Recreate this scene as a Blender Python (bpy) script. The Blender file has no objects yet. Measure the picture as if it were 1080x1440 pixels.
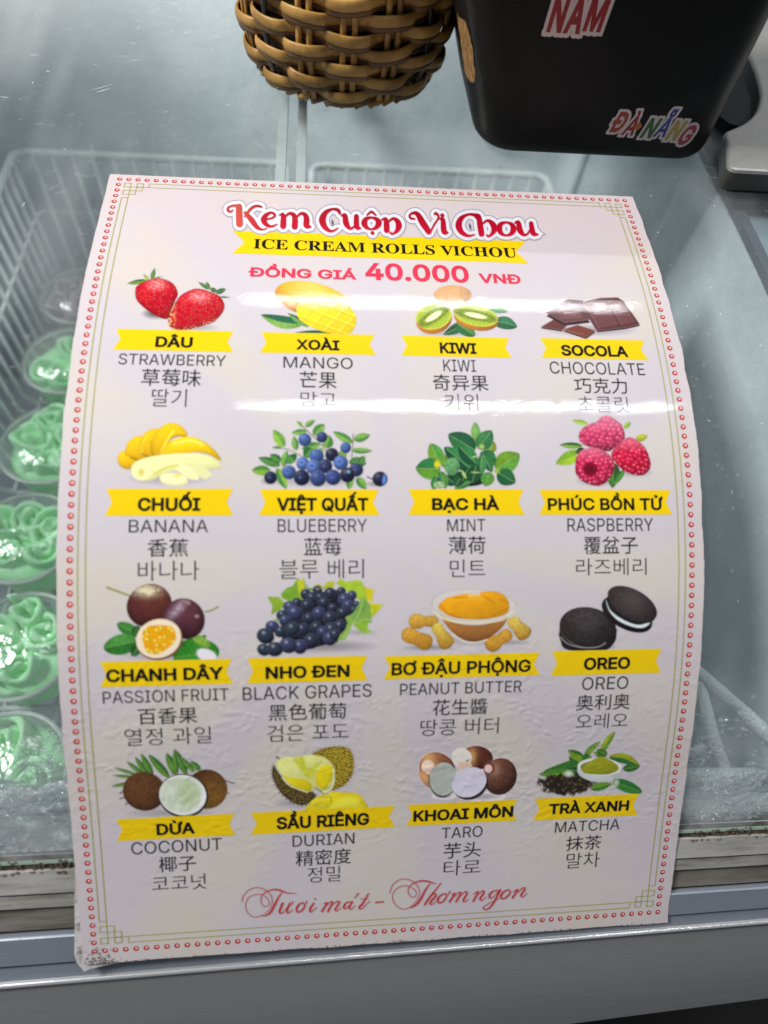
import bpy, bmesh, math, random
import numpy as np
from mathutils import Vector, Matrix
from mathutils.geometry import delaunay_2d_cdt

# ------------------------------------------------------------------ camera, light, exposure
S = bpy.context.scene
COL = S.collection
cd = bpy.data.cameras.new('camera')
cam = bpy.data.objects.new('camera', cd)
COL.objects.link(cam)
R_ = [[0.9958034, -0.0015209, 0.0915051], [-0.0493030, -0.8512799, 0.5223904], [0.0771019, -0.5247096, -0.8477825]]
cam.matrix_world = Matrix(((R_[0][0], -R_[0][1], -R_[0][2], 0), (R_[1][0], -R_[1][1], -R_[1][2], 0),
                           (R_[2][0], -R_[2][1], -R_[2][2], 1.30), (0, 0, 0, 1)))
cd.sensor_fit = 'HORIZONTAL'; cd.sensor_width = 36.0; cd.lens = 36.0 * 937.888 / 1080.0
cd.clip_start = 0.01; cd.clip_end = 60
cd.dof.use_dof = True; cd.dof.focus_distance = 0.372; cd.dof.aperture_fstop = 5.6
S.camera = cam

W = bpy.data.worlds.new('World'); S.world = W; W.use_nodes = True
bg = W.node_tree.nodes['Background']
bg.inputs['Color'].default_value = (0.80, 0.87, 1.0, 1); bg.inputs['Strength'].default_value = 0.13

def area(name, loc, sx, sy, power, col, target=None):
    l = bpy.data.lights.new(name, 'AREA'); l.shape = 'RECTANGLE'; l.size = sx; l.size_y = sy
    l.energy = power; l.color = col
    o = bpy.data.objects.new(name, l); COL.objects.link(o); o.location = loc
    if target is not None:
        o.rotation_euler = (Vector(target) - Vector(loc)).to_track_quat('-Z', 'Y').to_euler()
    return o
# two ceiling tube lamps above the freezer, the ones mirrored in the laminated menu
area('tube_lamp', (0.40, 1.33, 2.6), 1.22, 0.024, 9.5, (0.97, 0.99, 1.0))
area('tube_lamp', (0.42, 0.39, 2.6), 1.22, 0.015, 5.5, (0.97, 0.99, 1.0))
area('fill_light', (-1.35, 0.45, 2.6), 0.5, 0.5, 53, (1.0, 0.985, 0.96), (0, 0.3, 1.0))  # two added fill lights off to the sides, brightening the menu and the interior
area('fill_light', (2.5, 0.9, 2.6), 1.0, 1.0, 22, (1.0, 0.97, 1.0), (0, 0.3, 1.0))

S.view_settings.view_transform = 'Standard'; S.view_settings.look = 'None'
S.view_settings.gamma = 1.0; S.view_settings.exposure = 0.0
S.render.engine = 'CYCLES'
S.cycles.max_bounces = 10; S.cycles.transparent_max_bounces = 24; S.cycles.caustics_reflective = False; S.cycles.caustics_refractive = False
S.cycles.use_denoising = True
rnd = random.Random(7)

# ------------------------------------------------------------------ object helpers
def tag(o, label=None, cat=None, group=None, kind=None):
    if label: o['label'] = label
    if cat: o['category'] = cat
    if group: o['group'] = group
    if kind: o['kind'] = kind
    return o
def thing(name, label, cat, loc=(0, 0, 0), group=None, rz=0.0):
    o = bpy.data.objects.new(name, None); COL.objects.link(o); o.location = loc; o.rotation_euler = (0, 0, rz)
    o.empty_display_size = 0.02
    return tag(o, label, cat, group)
def link(name, me, mat, parent=None, local=False, kind=None, smooth=True):
    """one mesh object; vertices are in world space unless local"""
    if mat is not None and len(me.materials) == 0: me.materials.append(mat)
    if smooth and len(me.polygons): me.polygons.foreach_set('use_smooth', np.ones(len(me.polygons), bool))
    o = bpy.data.objects.new(name, me); COL.objects.link(o)
    if parent is not None:
        o.parent = parent
        if not local:
            p = Matrix.LocRotScale(parent.location, parent.rotation_euler, None)
            if parent.parent is not None:
                p = parent.parent.matrix_basis @ p if False else p
            o.matrix_parent_inverse = p.inverted()
    if kind: o['kind'] = kind
    return o
def sub(name, me, mat, part, smooth=True, kind=None):
    """sub-part under a part whose own matrix equals world space"""
    if mat is not None and len(me.materials) == 0: me.materials.append(mat)
    if smooth and len(me.polygons): me.polygons.foreach_set('use_smooth', np.ones(len(me.polygons), bool))
    o = bpy.data.objects.new(name, me); COL.objects.link(o); o.parent = part
    if kind: o['kind'] = kind
    return o
def mesh(v, f, name='m'):
    me = bpy.data.meshes.new(name); me.from_pydata([tuple(map(float, p)) for p in v], [], [tuple(map(int, q)) for q in f]); me.update()
    return me
def sharp(o, ang=35):
    me = o.data
    bm = bmesh.new(); bm.from_mesh(me)
    for e in bm.edges:
        if len(e.link_faces) == 2 and e.calc_face_angle(0) > math.radians(ang): e.smooth = False
    bm.to_mesh(me); bm.free(); return o
class MB:
    def __init__(s): s.v = []; s.f = []
    def add(s, v, f):
        n = len(s.v); s.v += [tuple(map(float, p)) for p in v]; s.f += [tuple(int(i) + n for i in q) for q in f]
    def me(s, name='m'): return mesh(s.v, s.f, name)
    def tube(s, pts, r, n=8, cap=True, closed=False, ry=None, up=None):
        P = [Vector(p) for p in pts]; m = len(P); rings = []
        prev = None
        for i, p in enumerate(P):
            if closed: t = (P[(i + 1) % m] - P[i - 1]).normalized()
            else: t = (P[min(i + 1, m - 1)] - P[max(i - 1, 0)]).normalized()
            if up is not None: a = Vector(up(i, p)) if callable(up) else Vector(up)
            else: a = prev if prev is not None else (Vector((0, 0, 1)) if abs(t.z) < .9 else Vector((1, 0, 0)))
            a = (a - t * a.dot(t)).normalized(); prev = a; b = t.cross(a)
            ri = r[i] if hasattr(r, '__len__') else r
            rj = (ry[i] if hasattr(ry, '__len__') else ry) if ry is not None else ri
            rings.append([p + a * (ri * math.cos(2 * math.pi * k / n)) + b * (rj * math.sin(2 * math.pi * k / n)) for k in range(n)])
        v = [q for rg in rings for q in rg]; f = []
        for i in range(m if closed else m - 1):
            j = (i + 1) % m
            for k in range(n):
                f.append((i * n + k, i * n + (k + 1) % n, j * n + (k + 1) % n, j * n + k))
        if cap and not closed:
            f.append(tuple(range(n - 1, -1, -1))); f.append(tuple((m - 1) * n + k for k in range(n)))
        s.add(v, f); return s
    def loft(s, rings, cap0=True, cap1=True, closed=True):
        n = len(rings[0]); v = [p for r in rings for p in r]; f = []
        for i in range(len(rings) - 1):
            for k in range(n if closed else n - 1):
                f.append((i * n + k, i * n + (k + 1) % n, (i + 1) * n + (k + 1) % n, (i + 1) * n + k))
        if cap0: f.append(tuple(range(n - 1, -1, -1)))
        if cap1: f.append(tuple((len(rings) - 1) * n + k for k in range(n)))
        s.add(v, f); return s

# ------------------------------------------------------------------ material helpers
def lin(c):
    c = c / 255.0
    return c / 12.92 if c <= 0.04045 else ((c + 0.055) / 1.055) ** 2.4
def rgb(r, g, b, k=1.0): return (min(lin(r) * k, 1), min(lin(g) * k, 1), min(lin(b) * k, 1), 1)
class Mat:
    def __init__(s, name, base=(.5, .5, .5, 1), rough=.5, metal=0, spec=.5, **kw):
        s.m = bpy.data.materials.new(name); s.m.use_nodes = True; s.t = s.m.node_tree; s.n = s.t.nodes
        s.p = s.n['Principled BSDF']; s.p.inputs['Base Color'].default_value = base; s.p.inputs['Roughness'].default_value = rough
        s.p.inputs['Metallic'].default_value = metal; s.p.inputs['Specular IOR Level'].default_value = spec
        for k, v in kw.items(): s.p.inputs[k.replace('_', ' ')].default_value = v
        s.tc = None
    def coord(s, which='Object', scale=(1, 1, 1), rot=(0, 0, 0)):
        if s.tc is None: s.tc = s.n.new('ShaderNodeTexCoord')
        mp = s.n.new('ShaderNodeMapping'); mp.inputs['Scale'].default_value = scale; mp.inputs['Rotation'].default_value = rot
        s.t.links.new(s.tc.outputs[which], mp.inputs[0]); return mp.outputs[0]
    def noise(s, scale=10, detail=4, rough=.55, vec=None, dist=0):
        n = s.n.new('ShaderNodeTexNoise'); n.inputs['Scale'].default_value = scale; n.inputs['Detail'].default_value = detail
        n.inputs['Roughness'].default_value = rough; n.inputs['Distortion'].default_value = dist
        s.t.links.new(vec if vec is not None else s.coord(), n.inputs['Vector']); return n.outputs['Fac']
    def ramp(s, fac, stops):
        r = s.n.new('ShaderNodeValToRGB'); e = r.color_ramp.elements
        while len(e) < len(stops): e.new(.5)
        for i, (p, c) in enumerate(stops):
            e[i].position = p; e[i].color = c if hasattr(c, '__len__') else (c, c, c, 1)
        s.t.links.new(fac, r.inputs[0]); return r.outputs[0]
    def mix(s, fac, a, b):
        m = s.n.new('ShaderNodeMix'); m.data_type = 'RGBA'
        for sock, val in ((m.inputs[0], fac), (m.inputs[6], a), (m.inputs[7], b)):
            if hasattr(val, 'is_output') or isinstance(val, bpy.types.NodeSocket): s.t.links.new(val, sock)
            else: sock.default_value = val
        return m.outputs[2]
    def math(s, op, a, b=0.0):
        m = s.n.new('ShaderNodeMath'); m.operation = op
        for sock, val in ((m.inputs[0], a), (m.inputs[1], b)):
            if isinstance(val, bpy.types.NodeSocket): s.t.links.new(val, sock)
            else: sock.default_value = val
        return m.outputs[0]
    def to(s, out, name): s.t.links.new(out, s.p.inputs[name]); return s
    def bump(s, h, strength=.3, dist=.001, prev=None):
        b = s.n.new('ShaderNodeBump'); b.inputs['Strength'].default_value = strength; b.inputs['Distance'].default_value = dist
        s.t.links.new(h, b.inputs['Height'])
        if prev is not None: s.t.links.new(prev, b.inputs['Normal'])
        return b.outputs[0]

# ------------------------------------------------------------------ the bent sheet: one profile for menu and glass
P_ = 0.297 / 61.6                       # one border-dot pitch
TH = [-0.5487956, -0.5222500, -0.4043448, -0.2491864, -0.0834709, 0.0776961, 0.2071367, 0.1897789, 0.1815795]
TILT = math.radians(32.4)
TW = (0.00382607, 0.00089513); NV = 85.0; NH = 59.0
ORG = np.array([-0.10935706, 0.34973801, 1.07704772])
def theta(s):
    h = NV / 8; s = np.clip(np.asarray(s, float), 0, NV)
    j = np.minimum((s / h).astype(int), 7); u = s / h - j
    T = np.array([2 * TH[0] - TH[1]] + TH + [2 * TH[-1] - TH[-2]])
    c = (-.5 * u**3 + u * u - .5 * u, 1.5 * u**3 - 2.5 * u * u + 1, -1.5 * u**3 + 2 * u * u + .5 * u, .5 * u**3 - .5 * u * u)
    return sum(ck * T[j + k] for k, ck in enumerate(c))
_ds = 0.05; _ss = np.arange(-150, 120 + _ds, _ds); _th = theta(_ss + _ds / 2)
_y = np.concatenate([[0], np.cumsum(np.cos(_th[:-1]) * _ds)]) * P_; _z = np.concatenate([[0], np.cumsum(np.sin(_th[:-1]) * _ds)]) * P_
_i0 = int(np.argmin(abs(_ss))); _y -= _y[_i0]; _z -= _z[_i0]
def sheet(u, s, off=0.0, twist=1.0):
    """world point of print position (u to the right, s downwards, in dot pitches); off lifts it off the surface"""
    u = np.asarray(u, float); s = np.asarray(s, float)
    y = np.interp(s, _ss, _y); z = np.interp(s, _ss, _z); t = theta(s)
    sc = np.clip(s, -5, 90)
    z = z + twist * (u / NH) * (TW[0] * (sc / NV) + TW[1] * (sc / NV) ** 2)
    y = y + off * np.sin(t); z = z - off * np.cos(t)
    ca, sa = math.cos(TILT), math.sin(TILT)
    return np.stack([ORG[0] + u * P_, ORG[1] - (y * ca - z * sa), ORG[2] - (y * sa + z * ca)], -1)
def lid(u, s, off=0.0):
    """the lid is a straight extrusion of the profile under the menu's lowest (right-hand) side"""
    s = np.asarray(s, float); sc = np.clip(s, -5, 90); u = np.asarray(u, float) + 0 * s; p = sheet(u, s, off, 0.0)
    k = 1.0 * (TW[0] * (sc / NV) + TW[1] * (sc / NV) ** 2) + .0003
    p[..., 1] += k * math.sin(TILT); p[..., 2] -= k * math.cos(TILT); return p
def glass_z(Y):
    q = lid(np.zeros(400), np.linspace(-130, 80, 400), -0.0022)
    return float(np.interp(Y, q[::-1, 1], q[::-1, 2]))
def s_of_Y(Y):
    q = sheet(np.zeros(600), np.linspace(-140, 86, 600), 0, 0.0)
    return float(np.interp(Y, q[::-1, 1], np.linspace(-140, 86, 600)[::-1]))
# ------------------------------------------------------------------ print materials (laminated paper)
def laminate(name, base=None, attr=False, paper=False):
    m = Mat(name, base or (.7, .7, .7, 1), rough=.30, spec=.12)
    v = m.coord('Object')
    if attr:
        a = m.n.new('ShaderNodeAttribute'); a.attribute_name = 'print'; m.to(a.outputs['Color'], 'Base Color')
    if paper:
        a = m.n.new('ShaderNodeAttribute'); a.attribute_name = 'print'
        n1 = m.noise(28, 3, .5, v)
        c = m.mix(m.ramp(n1, [(.40, 0.0), (.62, 1.0)]), a.outputs['Color'], m.mix(.5, a.outputs['Color'], (.62, .575, .62, 1)))
        n2 = m.noise(420, 5, .7, v)
        c = m.mix(m.ramp(n2, [(.70, 0.0), (.80, .35)]), c, (.40, .36, .33, 1))
        m.to(c, 'Base Color')
    # film relief: long soft waves, fine orange peel, and trapped-water blisters in the lower part
    w = m.n.new('ShaderNodeTexNoise'); w.inputs['Scale'].default_value = 26; w.inputs['Detail'].default_value = 2; m.t.links.new(m.coord('Object', (.55, 1.5, 1.5)), w.inputs['Vector'])
    f = m.n.new('ShaderNodeTexNoise'); f.inputs['Scale'].default_value = 900; f.inputs['Detail'].default_value = 3; m.t.links.new(v, f.inputs['Vector'])
    vo = m.n.new('ShaderNodeTexVoronoi'); vo.feature = 'SMOOTH_F1'; vo.inputs['Scale'].default_value = 215; vo.inputs['Smoothness'].default_value = .35
    wn = m.noise(45, 3, .6, v)
    vm = m.n.new('ShaderNodeVectorMath'); vm.operation = 'ADD'
    nn = m.n.new('ShaderNodeTexNoise'); nn.inputs['Scale'].default_value = 60; m.t.links.new(v, nn.inputs['Vector'])
    vs = m.n.new('ShaderNodeVectorMath'); vs.operation = 'SCALE'; vs.inputs['Scale'].default_value = .02; m.t.links.new(nn.outputs['Color'], vs.inputs[0])
    m.t.links.new(m.coord('Object', (.75, 1.1, 1.1)), vm.inputs[0]); m.t.links.new(vs.outputs[0], vm.inputs[1]); m.t.links.new(vm.outputs[0], vo.inputs['Vector'])
    sx = m.n.new('ShaderNodeSeparateXYZ'); m.t.links.new(v, sx.inputs[0])
    band = m.ramp(sx.outputs['Y'], [(0.0, 0.0), (.022, .2), (.05, 1.0), (.098, .9), (.128, 0.0)])
    patch = m.ramp(wn, [(.38, 0.0), (.58, 1.0)])
    bl = m.math('MULTIPLY', m.math('MULTIPLY', band, patch), m.ramp(vo.outputs['Distance'], [(.05, 1.0), (.62, 0.0)]))
    b1 = m.bump(w.outputs['Fac'], .10, .0010)
    b2 = m.bump(f.outputs['Fac'], .10, .00025, b1)
    w2 = m.noise(150, 2, .5, m.coord('Object', (.8, 1, 1))); b2 = m.bump(w2, .12, .00045, b2)
    b3 = m.bump(bl, .30, .0006, b2)
    m.to(b3, 'Normal')
    m.p.inputs['Coat Weight'].default_value = .7; m.p.inputs['Coat Roughness'].default_value = .035
    m.t.links.new(b3, m.p.inputs['Coat Normal'])
    return m.m
M_paper = laminate('menu_paper', paper=True)
M_pic = laminate('print_picture', attr=True)
M_yel = laminate('print_yellow', rgb(203, 172, 6, 1.45))
M_blk = laminate('print_black', (.006, .005, .006, 1))
M_grey = laminate('print_grey', (.022, .022, .027, 1))
M_red = laminate('print_red', rgb(196, 44, 72, 1.25))

menu = thing('menu_board', 'curved glossy white ice cream flavour menu with sixteen fruit pictures lying over the freezer glass', 'menu board', tuple(float(v) for v in sheet(29.5, 86.4, 0)))

# paper with printed tint: pink margins, cream and lilac rays
def tint(u, s):
    cx, cy = 29.5, 44.0
    a = np.arctan2(s - cy, u - cx)
    ray = np.clip(.5 + .9 * np.sin(a * 13 + .8 * np.sin(a * 3)), 0, 1)
    d = np.clip(np.hypot((u - cx) / 30, (s - cy) / 43), 0, 1.4)
    lil = np.array([.600, .552, .590]); pink = np.array([.67, .555, .570]); cream = np.array([.640, .585, .525])
    k = np.clip(.25 + d * .85 + .3 * np.clip((s - 50) / 35, 0, 1), 0, 1)
    c = lil + (ray[..., None] * k[..., None]) * (cream - lil)
    top = np.exp(-((s + 2) / 16.0) ** 2) * .75
    c = c + top[..., None] * (pink - c)
    edge = np.clip(1 - np.minimum(np.minimum(u + 1.2, 60.3 - u), np.minimum(s + .9, 86.5 - s)) / 2.2, 0, 1)
    c = c + (edge * .6)[..., None] * (np.array([.65, .56, .54]) - c)
    return c
U0, U1, S0_, S1_ = -1.16, 60.25, -.85, 86.45
def build_sheet():
    nu, ns = 60, 176
    us = np.linspace(U0, U1, nu); ss = np.linspace(S0_, S1_, ns)
    U, V = np.meshgrid(us, ss)
    # slightly chewed edges
    r = np.random.RandomState(3)
    jr = np.convolve(r.randn(ns + 8), np.ones(5) / 5, 'same')[4:-4]; jl = np.convolve(r.randn(ns + 8), np.ones(5) / 5, 'same')[4:-4]
    U[:, -1] += jr * .10; U[:, 0] += jl * .05
    V[-1, :] += np.convolve(r.randn(nu + 8), np.ones(3) / 3, 'same')[4:-4] * .06
    top = sheet(U, V, 0); bot = sheet(U, V, -.0011)
    v = np.concatenate([top.reshape(-1, 3), bot.reshape(-1, 3)]); N = nu * ns; f = []
    I = lambda i, j: i * nu + j
    for i in range(ns - 1):
        for j in range(nu - 1):
            f.append((I(i, j), I(i + 1, j), I(i + 1, j + 1), I(i, j + 1))); f.append((N + I(i, j), N + I(i, j + 1), N + I(i + 1, j + 1), N + I(i + 1, j)))
    for i in range(ns - 1):
        f.append((I(i, 0), N + I(i, 0), N + I(i + 1, 0), I(i + 1, 0))); f.append((I(i, nu - 1), I(i + 1, nu - 1), N + I(i + 1, nu - 1), N + I(i, nu - 1)))
    for j in range(nu - 1):
        f.append((I(0, j), I(0, j + 1), N + I(0, j + 1), N + I(0, j))); f.append((I(ns - 1, j), N + I(ns - 1, j), N + I(ns - 1, j + 1), I(ns - 1, j + 1)))
    me = mesh(v, f, 'sheet')
    at = me.color_attributes.new('print', 'FLOAT_COLOR', 'POINT')
    c = tint(np.concatenate([U.ravel(), U.ravel()]), np.concatenate([V.ravel(), V.ravel()]))
    at.data.foreach_set('color', np.concatenate([c, np.ones((2 * N, 1))], 1).astype(np.float32).ravel())
    return sharp(link('printed_sheet', me, M_paper, menu), 50)
build_sheet()

def flat_print(name, v2, f, off, mat, label=None, kind=None):
    v2 = np.asarray(v2, float)
    me = mesh(sheet(v2[:, 0], v2[:, 1], off), f, name)
    o = link(name, me, mat, menu, kind=kind, smooth=False)
    if label: o['label'] = label
    return o

# ------------------------------------------------------------------ lettering: glyph outlines of Blender's own font, filled by winding number
def get_font():
    import os
    try:
        p = os.path.join(bpy.utils.system_resource('DATAFILES', path='fonts'), 'Inter.woff2')
        return bpy.data.fonts.load(p)
    except Exception:
        return None
INTER = get_font()
_cache = {}
def outlines(txt, latin):
    key = (txt, latin)
    if key in _cache: return _cache[key]
    c = bpy.data.curves.new('glyphs', 'FONT'); c.body = txt; c.size = 1.0; c.fill_mode = 'NONE'; c.resolution_u = 4
    if latin and INTER is not None: c.font = INTER
    o = bpy.data.objects.new('glyphs', c); COL.objects.link(o)
    me = o.to_mesh()
    n = len(me.vertices); co = np.zeros(n * 3); me.vertices.foreach_get('co', co); co = co.reshape(-1, 3)[:, :2]
    ed = np.zeros(len(me.edges) * 2, int); me.edges.foreach_get('vertices', ed); ed = ed.reshape(-1, 2)
    nxt = {}
    for a, b in ed: nxt.setdefault(int(a), []).append(int(b)); nxt.setdefault(int(b), []).append(int(a))
    seen = set(); loops = []
    for a in range(n):
        if a in seen or a not in nxt: continue
        lp = [a]; seen.add(a); cur = min(nxt[a], key=lambda q: (q != a + 1))
        while cur not in seen:
            seen.add(cur); lp.append(cur)
            nb = [q for q in nxt[cur] if q not in seen]
            if not nb: break
            cur = nb[0]
        if len(lp) > 2: loops.append(co[lp])
    o.to_mesh_clear(); bpy.data.objects.remove(o); bpy.data.curves.remove(c)
    _cache[key] = loops
    return loops
def offset_loops(loops, d):
    if not loops or d == 0: return loops
    big = max(loops, key=lambda l: abs(area2(l))); sgn = 1 if area2(big) > 0 else -1
    out = []
    for l in loops:
        m = np.ones(len(l), bool); m[1:] = np.hypot(*(l[1:] - l[:-1]).T) > 1e-5; l = l[m]
        if len(l) < 3: continue
        e = np.roll(l, -1, 0) - l; ln = np.hypot(e[:, 0], e[:, 1]); ln[ln == 0] = 1; e = e / ln[:, None]
        nrm = np.stack([e[:, 1], -e[:, 0]], 1) * sgn
        p = np.roll(nrm, 1, 0); b = nrm + p; q = (b * nrm).sum(1); q = np.maximum(q, .55)
        out.append(l + b / q[:, None] * d)
    return out
def area2(l): return float(np.sum(l[:, 0] * np.roll(l[:, 1], -1) - np.roll(l[:, 0], -1) * l[:, 1]))
def fill(loops):
    vs = []; es = []
    for l in loops:
        n0 = len(vs); vs += [Vector((float(a), float(b))) for a, b in l]; k = len(l); es += [(n0 + i, n0 + (i + 1) % k) for i in range(k)]
    r = delaunay_2d_cdt(vs, es, [], 0, 1e-6)
    V = np.array([tuple(p) for p in r[0]]); F = np.array([t for t in r[2] if len(t) == 3])
    if len(F) == 0: return np.zeros((0, 2)), []
    C = V[F].mean(1); wn = np.zeros(len(C))
    for l in loops:
        a = l; b = np.roll(l, -1, 0)
        up = (a[None, :, 1] <= C[:, 1:2]) & (b[None, :, 1] > C[:, 1:2]); dn = (a[None, :, 1] > C[:, 1:2]) & (b[None, :, 1] <= C[:, 1:2])
        il = (b[None, :, 0] - a[None, :, 0]) * (C[:, 1:2] - a[None, :, 1]) - (C[:, 0:1] - a[None, :, 0]) * (b[None, :, 1] - a[None, :, 1])
        wn += (up & (il > 0)).sum(1); wn -= (dn & (il < 0)).sum(1)
    F = F[np.abs(wn) > .5]
    used = np.unique(F); remap = -np.ones(len(V), int); remap[used] = np.arange(len(used))
    return V[used], remap[F]
H_ = outlines('H', True); CAPH = float(H_[0][:, 1].max())
def lettering(txt, kind, u0, u1, s0, s1, parts_off=.00012):
    latin = kind in 'blp'
    if kind == 's':
        t2 = ''.join(chr(0x1D400 + ord(ch) - 65) if ch.isalpha() else ch for ch in txt); lp = outlines(t2, False); d = .006
        caph = float(outlines(chr(0x1D407), False)[0][:, 1].max())
    else:
        lp = outlines(txt, latin); d = {'b': .030, 'p': .026, 'l': -.002, 'c': 0.0, 'k': -.010}[kind]; caph = CAPH
    if kind == 'b' and len(txt) > 10: d = .024
    lp = offset_loops(lp, d)
    V, F = fill(lp)
    a0, a1 = V[:, 0].min(), V[:, 0].max()
    if kind in 'ck': b0, b1 = V[:, 1].min(), V[:, 1].max()
    else: b0, b1 = -max(d, 0), caph + max(d, 0)
    u = u0 + (V[:, 0] - a0) / (a1 - a0) * (u1 - u0); s = s1 - (V[:, 1] - b0) / (b1 - b0) * (s1 - s0)
    mat = {'b': M_blk, 's': M_blk, 'p': M_red}.get(kind, M_grey)
    nm = {'b': 'vietnamese_lettering', 'l': 'english_lettering', 'c': 'chinese_lettering', 'k': 'korean_lettering', 'p': 'price_lettering', 's': 'subtitle_lettering'}[kind]
    if kind in 'bs':      # printed on its ribbon: a sub-part of it
        sub(nm, mesh(sheet(u, s, parts_off), F, nm), mat, RIBBONS.pop(0), smooth=False)
    else: flat_print(nm, np.stack([u, s], 1), F, parts_off, mat)
TEXTS=[
 ('DÂU', 'b', 6.53, 10.06, 22.99, 24.22),
 ('STRAWBERRY', 'l', 3.26, 13.32, 25.01, 26.2),
 ('草莓味', 'c', 5.54, 11.06, 26.61, 28.43),
 ('딸기', 'k', 6.63, 9.84, 28.73, 30.56),
 ('XOÀI', 'b', 20.06, 24.37, 22.98, 24.17),
 ('MANGO', 'l', 18.88, 25.65, 24.99, 26.23),
 ('芒果', 'c', 20.47, 24.06, 26.59, 28.44),
 ('망고', 'k', 20.56, 23.98, 28.79, 30.39),
 ('KIWI', 'b', 34.5, 38.27, 22.93, 24.25),
 ('KIWI', 'l', 34.74, 38.04, 24.94, 26.29),
 ('奇异果', 'c', 33.6, 39.18, 26.65, 28.43),
 ('키위', 'k', 34.63, 38.02, 28.77, 30.6),
 ('SOCOLA', 'b', 47.15, 54.31, 22.89, 24.21),
 ('CHOCOLATE', 'l', 45.71, 55.77, 24.93, 26.32),
 ('巧克力', 'c', 48.05, 53.61, 26.72, 28.49),
 ('초콜릿', 'k', 48.2, 53.53, 28.8, 30.55),
 ('CHUỐI', 'b', 5.85, 11.44, 39.34, 40.57),
 ('BANANA', 'l', 5.11, 12.17, 41.37, 42.52),
 ('香蕉', 'c', 6.79, 10.42, 43.1, 44.76),
 ('바나나', 'k', 5.95, 11.39, 45.12, 46.9),
 ('VIỆT QUẤT', 'b', 18.41, 26.97, 39.34, 40.58),
 ('BLUEBERRY', 'l', 18.51, 26.83, 41.34, 42.55),
 ('蓝莓', 'c', 20.94, 24.41, 43.08, 44.74),
 ('블루 베리', 'k', 18.68, 26.51, 45.11, 46.9),
 ('BẠC HÀ', 'b', 33.06, 39.64, 39.37, 40.53),
 ('MINT', 'l', 34.5, 38.2, 41.38, 42.55),
 ('薄荷', 'c', 34.63, 38.19, 43.02, 44.72),
 ('민트', 'k', 34.72, 38.17, 45.23, 46.89),
 ('PHÚC BỒN TỬ', 'b', 44.44, 56.16, 39.36, 40.55),
 ('RASPBERRY', 'l', 46.34, 55.05, 41.34, 42.61),
 ('覆盆子', 'c', 47.95, 53.41, 43.1, 44.83),
 ('라즈베리', 'k', 47.15, 54.29, 45.25, 46.91),
 ('CHANH DÂY', 'b', 2.97, 13.48, 55.04, 56.25),
 ('PASSION FRUIT', 'l', 2.59, 13.89, 57.13, 58.29),
 ('百香果', 'c', 5.62, 10.98, 58.88, 60.52),
 ('열정 과일', 'k', 4.3, 12.18, 60.88, 62.63),
 ('NHO ĐEN', 'b', 17.34, 25.19, 55.14, 56.34),
 ('BLACK GRAPES', 'l', 15.2, 27.3, 57.09, 58.38),
 ('黑色葡萄', 'c', 17.58, 24.9, 58.88, 60.56),
 ('검은 포도', 'k', 17.41, 25.12, 61.0, 62.72),
 ('BƠ ĐẬU PHỘNG', 'b', 29.19, 42.82, 55.07, 56.33),
 ('PEANUT BUTTER', 'l', 30.04, 42.0, 57.18, 58.35),
 ('花生醬', 'c', 33.26, 38.68, 58.89, 60.57),
 ('땅콩 버터', 'k', 32.13, 39.9, 60.95, 62.71),
 ('OREO', 'b', 48.18, 52.92, 55.04, 56.29),
 ('OREO', 'l', 48.13, 52.86, 57.05, 58.36),
 ('奥利奥', 'c', 47.67, 53.24, 58.87, 60.55),
 ('오레오', 'k', 47.79, 53.18, 60.93, 62.58),
 ('DỪA', 'b', 6.64, 10.27, 71.07, 72.33),
 ('COCONUT', 'l', 4.17, 12.75, 72.96, 74.29),
 ('椰子', 'c', 6.68, 10.2, 74.72, 76.44),
 ('코코넛', 'k', 5.9, 11.12, 76.85, 78.58),
 ('SẦU RIÊNG', 'b', 18.11, 27.25, 70.98, 72.36),
 ('DURIAN', 'l', 19.65, 25.78, 73.14, 74.4),
 ('精密度', 'c', 19.95, 25.46, 74.87, 76.66),
 ('정밀', 'k', 21.11, 24.4, 76.87, 78.65),
 ('KHOAI MÔN', 'b', 31.71, 42.01, 71.01, 72.28),
 ('TARO', 'l', 34.69, 38.91, 73.14, 74.4),
 ('芋头', 'c', 34.96, 38.84, 74.93, 76.77),
 ('타로', 'k', 35.04, 38.9, 77.02, 78.8),
 ('TRÀ XANH', 'b', 45.79, 54.38, 71.0, 72.24),
 ('MATCHA', 'l', 46.6, 53.58, 73.17, 74.41),
 ('抹茶', 'c', 47.93, 51.78, 74.96, 76.67),
 ('말차', 'k', 48.13, 51.77, 76.97, 78.83),
 ('ĐỒNG GIÁ', 'p', 15.04, 26.27, 13.73, 15.06),
 ('40.000', 'p', 27.2, 38.36, 12.49, 15.0),
 ('VNĐ', 'p', 39.41, 44.01, 13.54, 14.94),
 ('ICE CREAM ROLLS VICHOU', 's', 15.36, 44.12, 9.38, 10.9),
]
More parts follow.
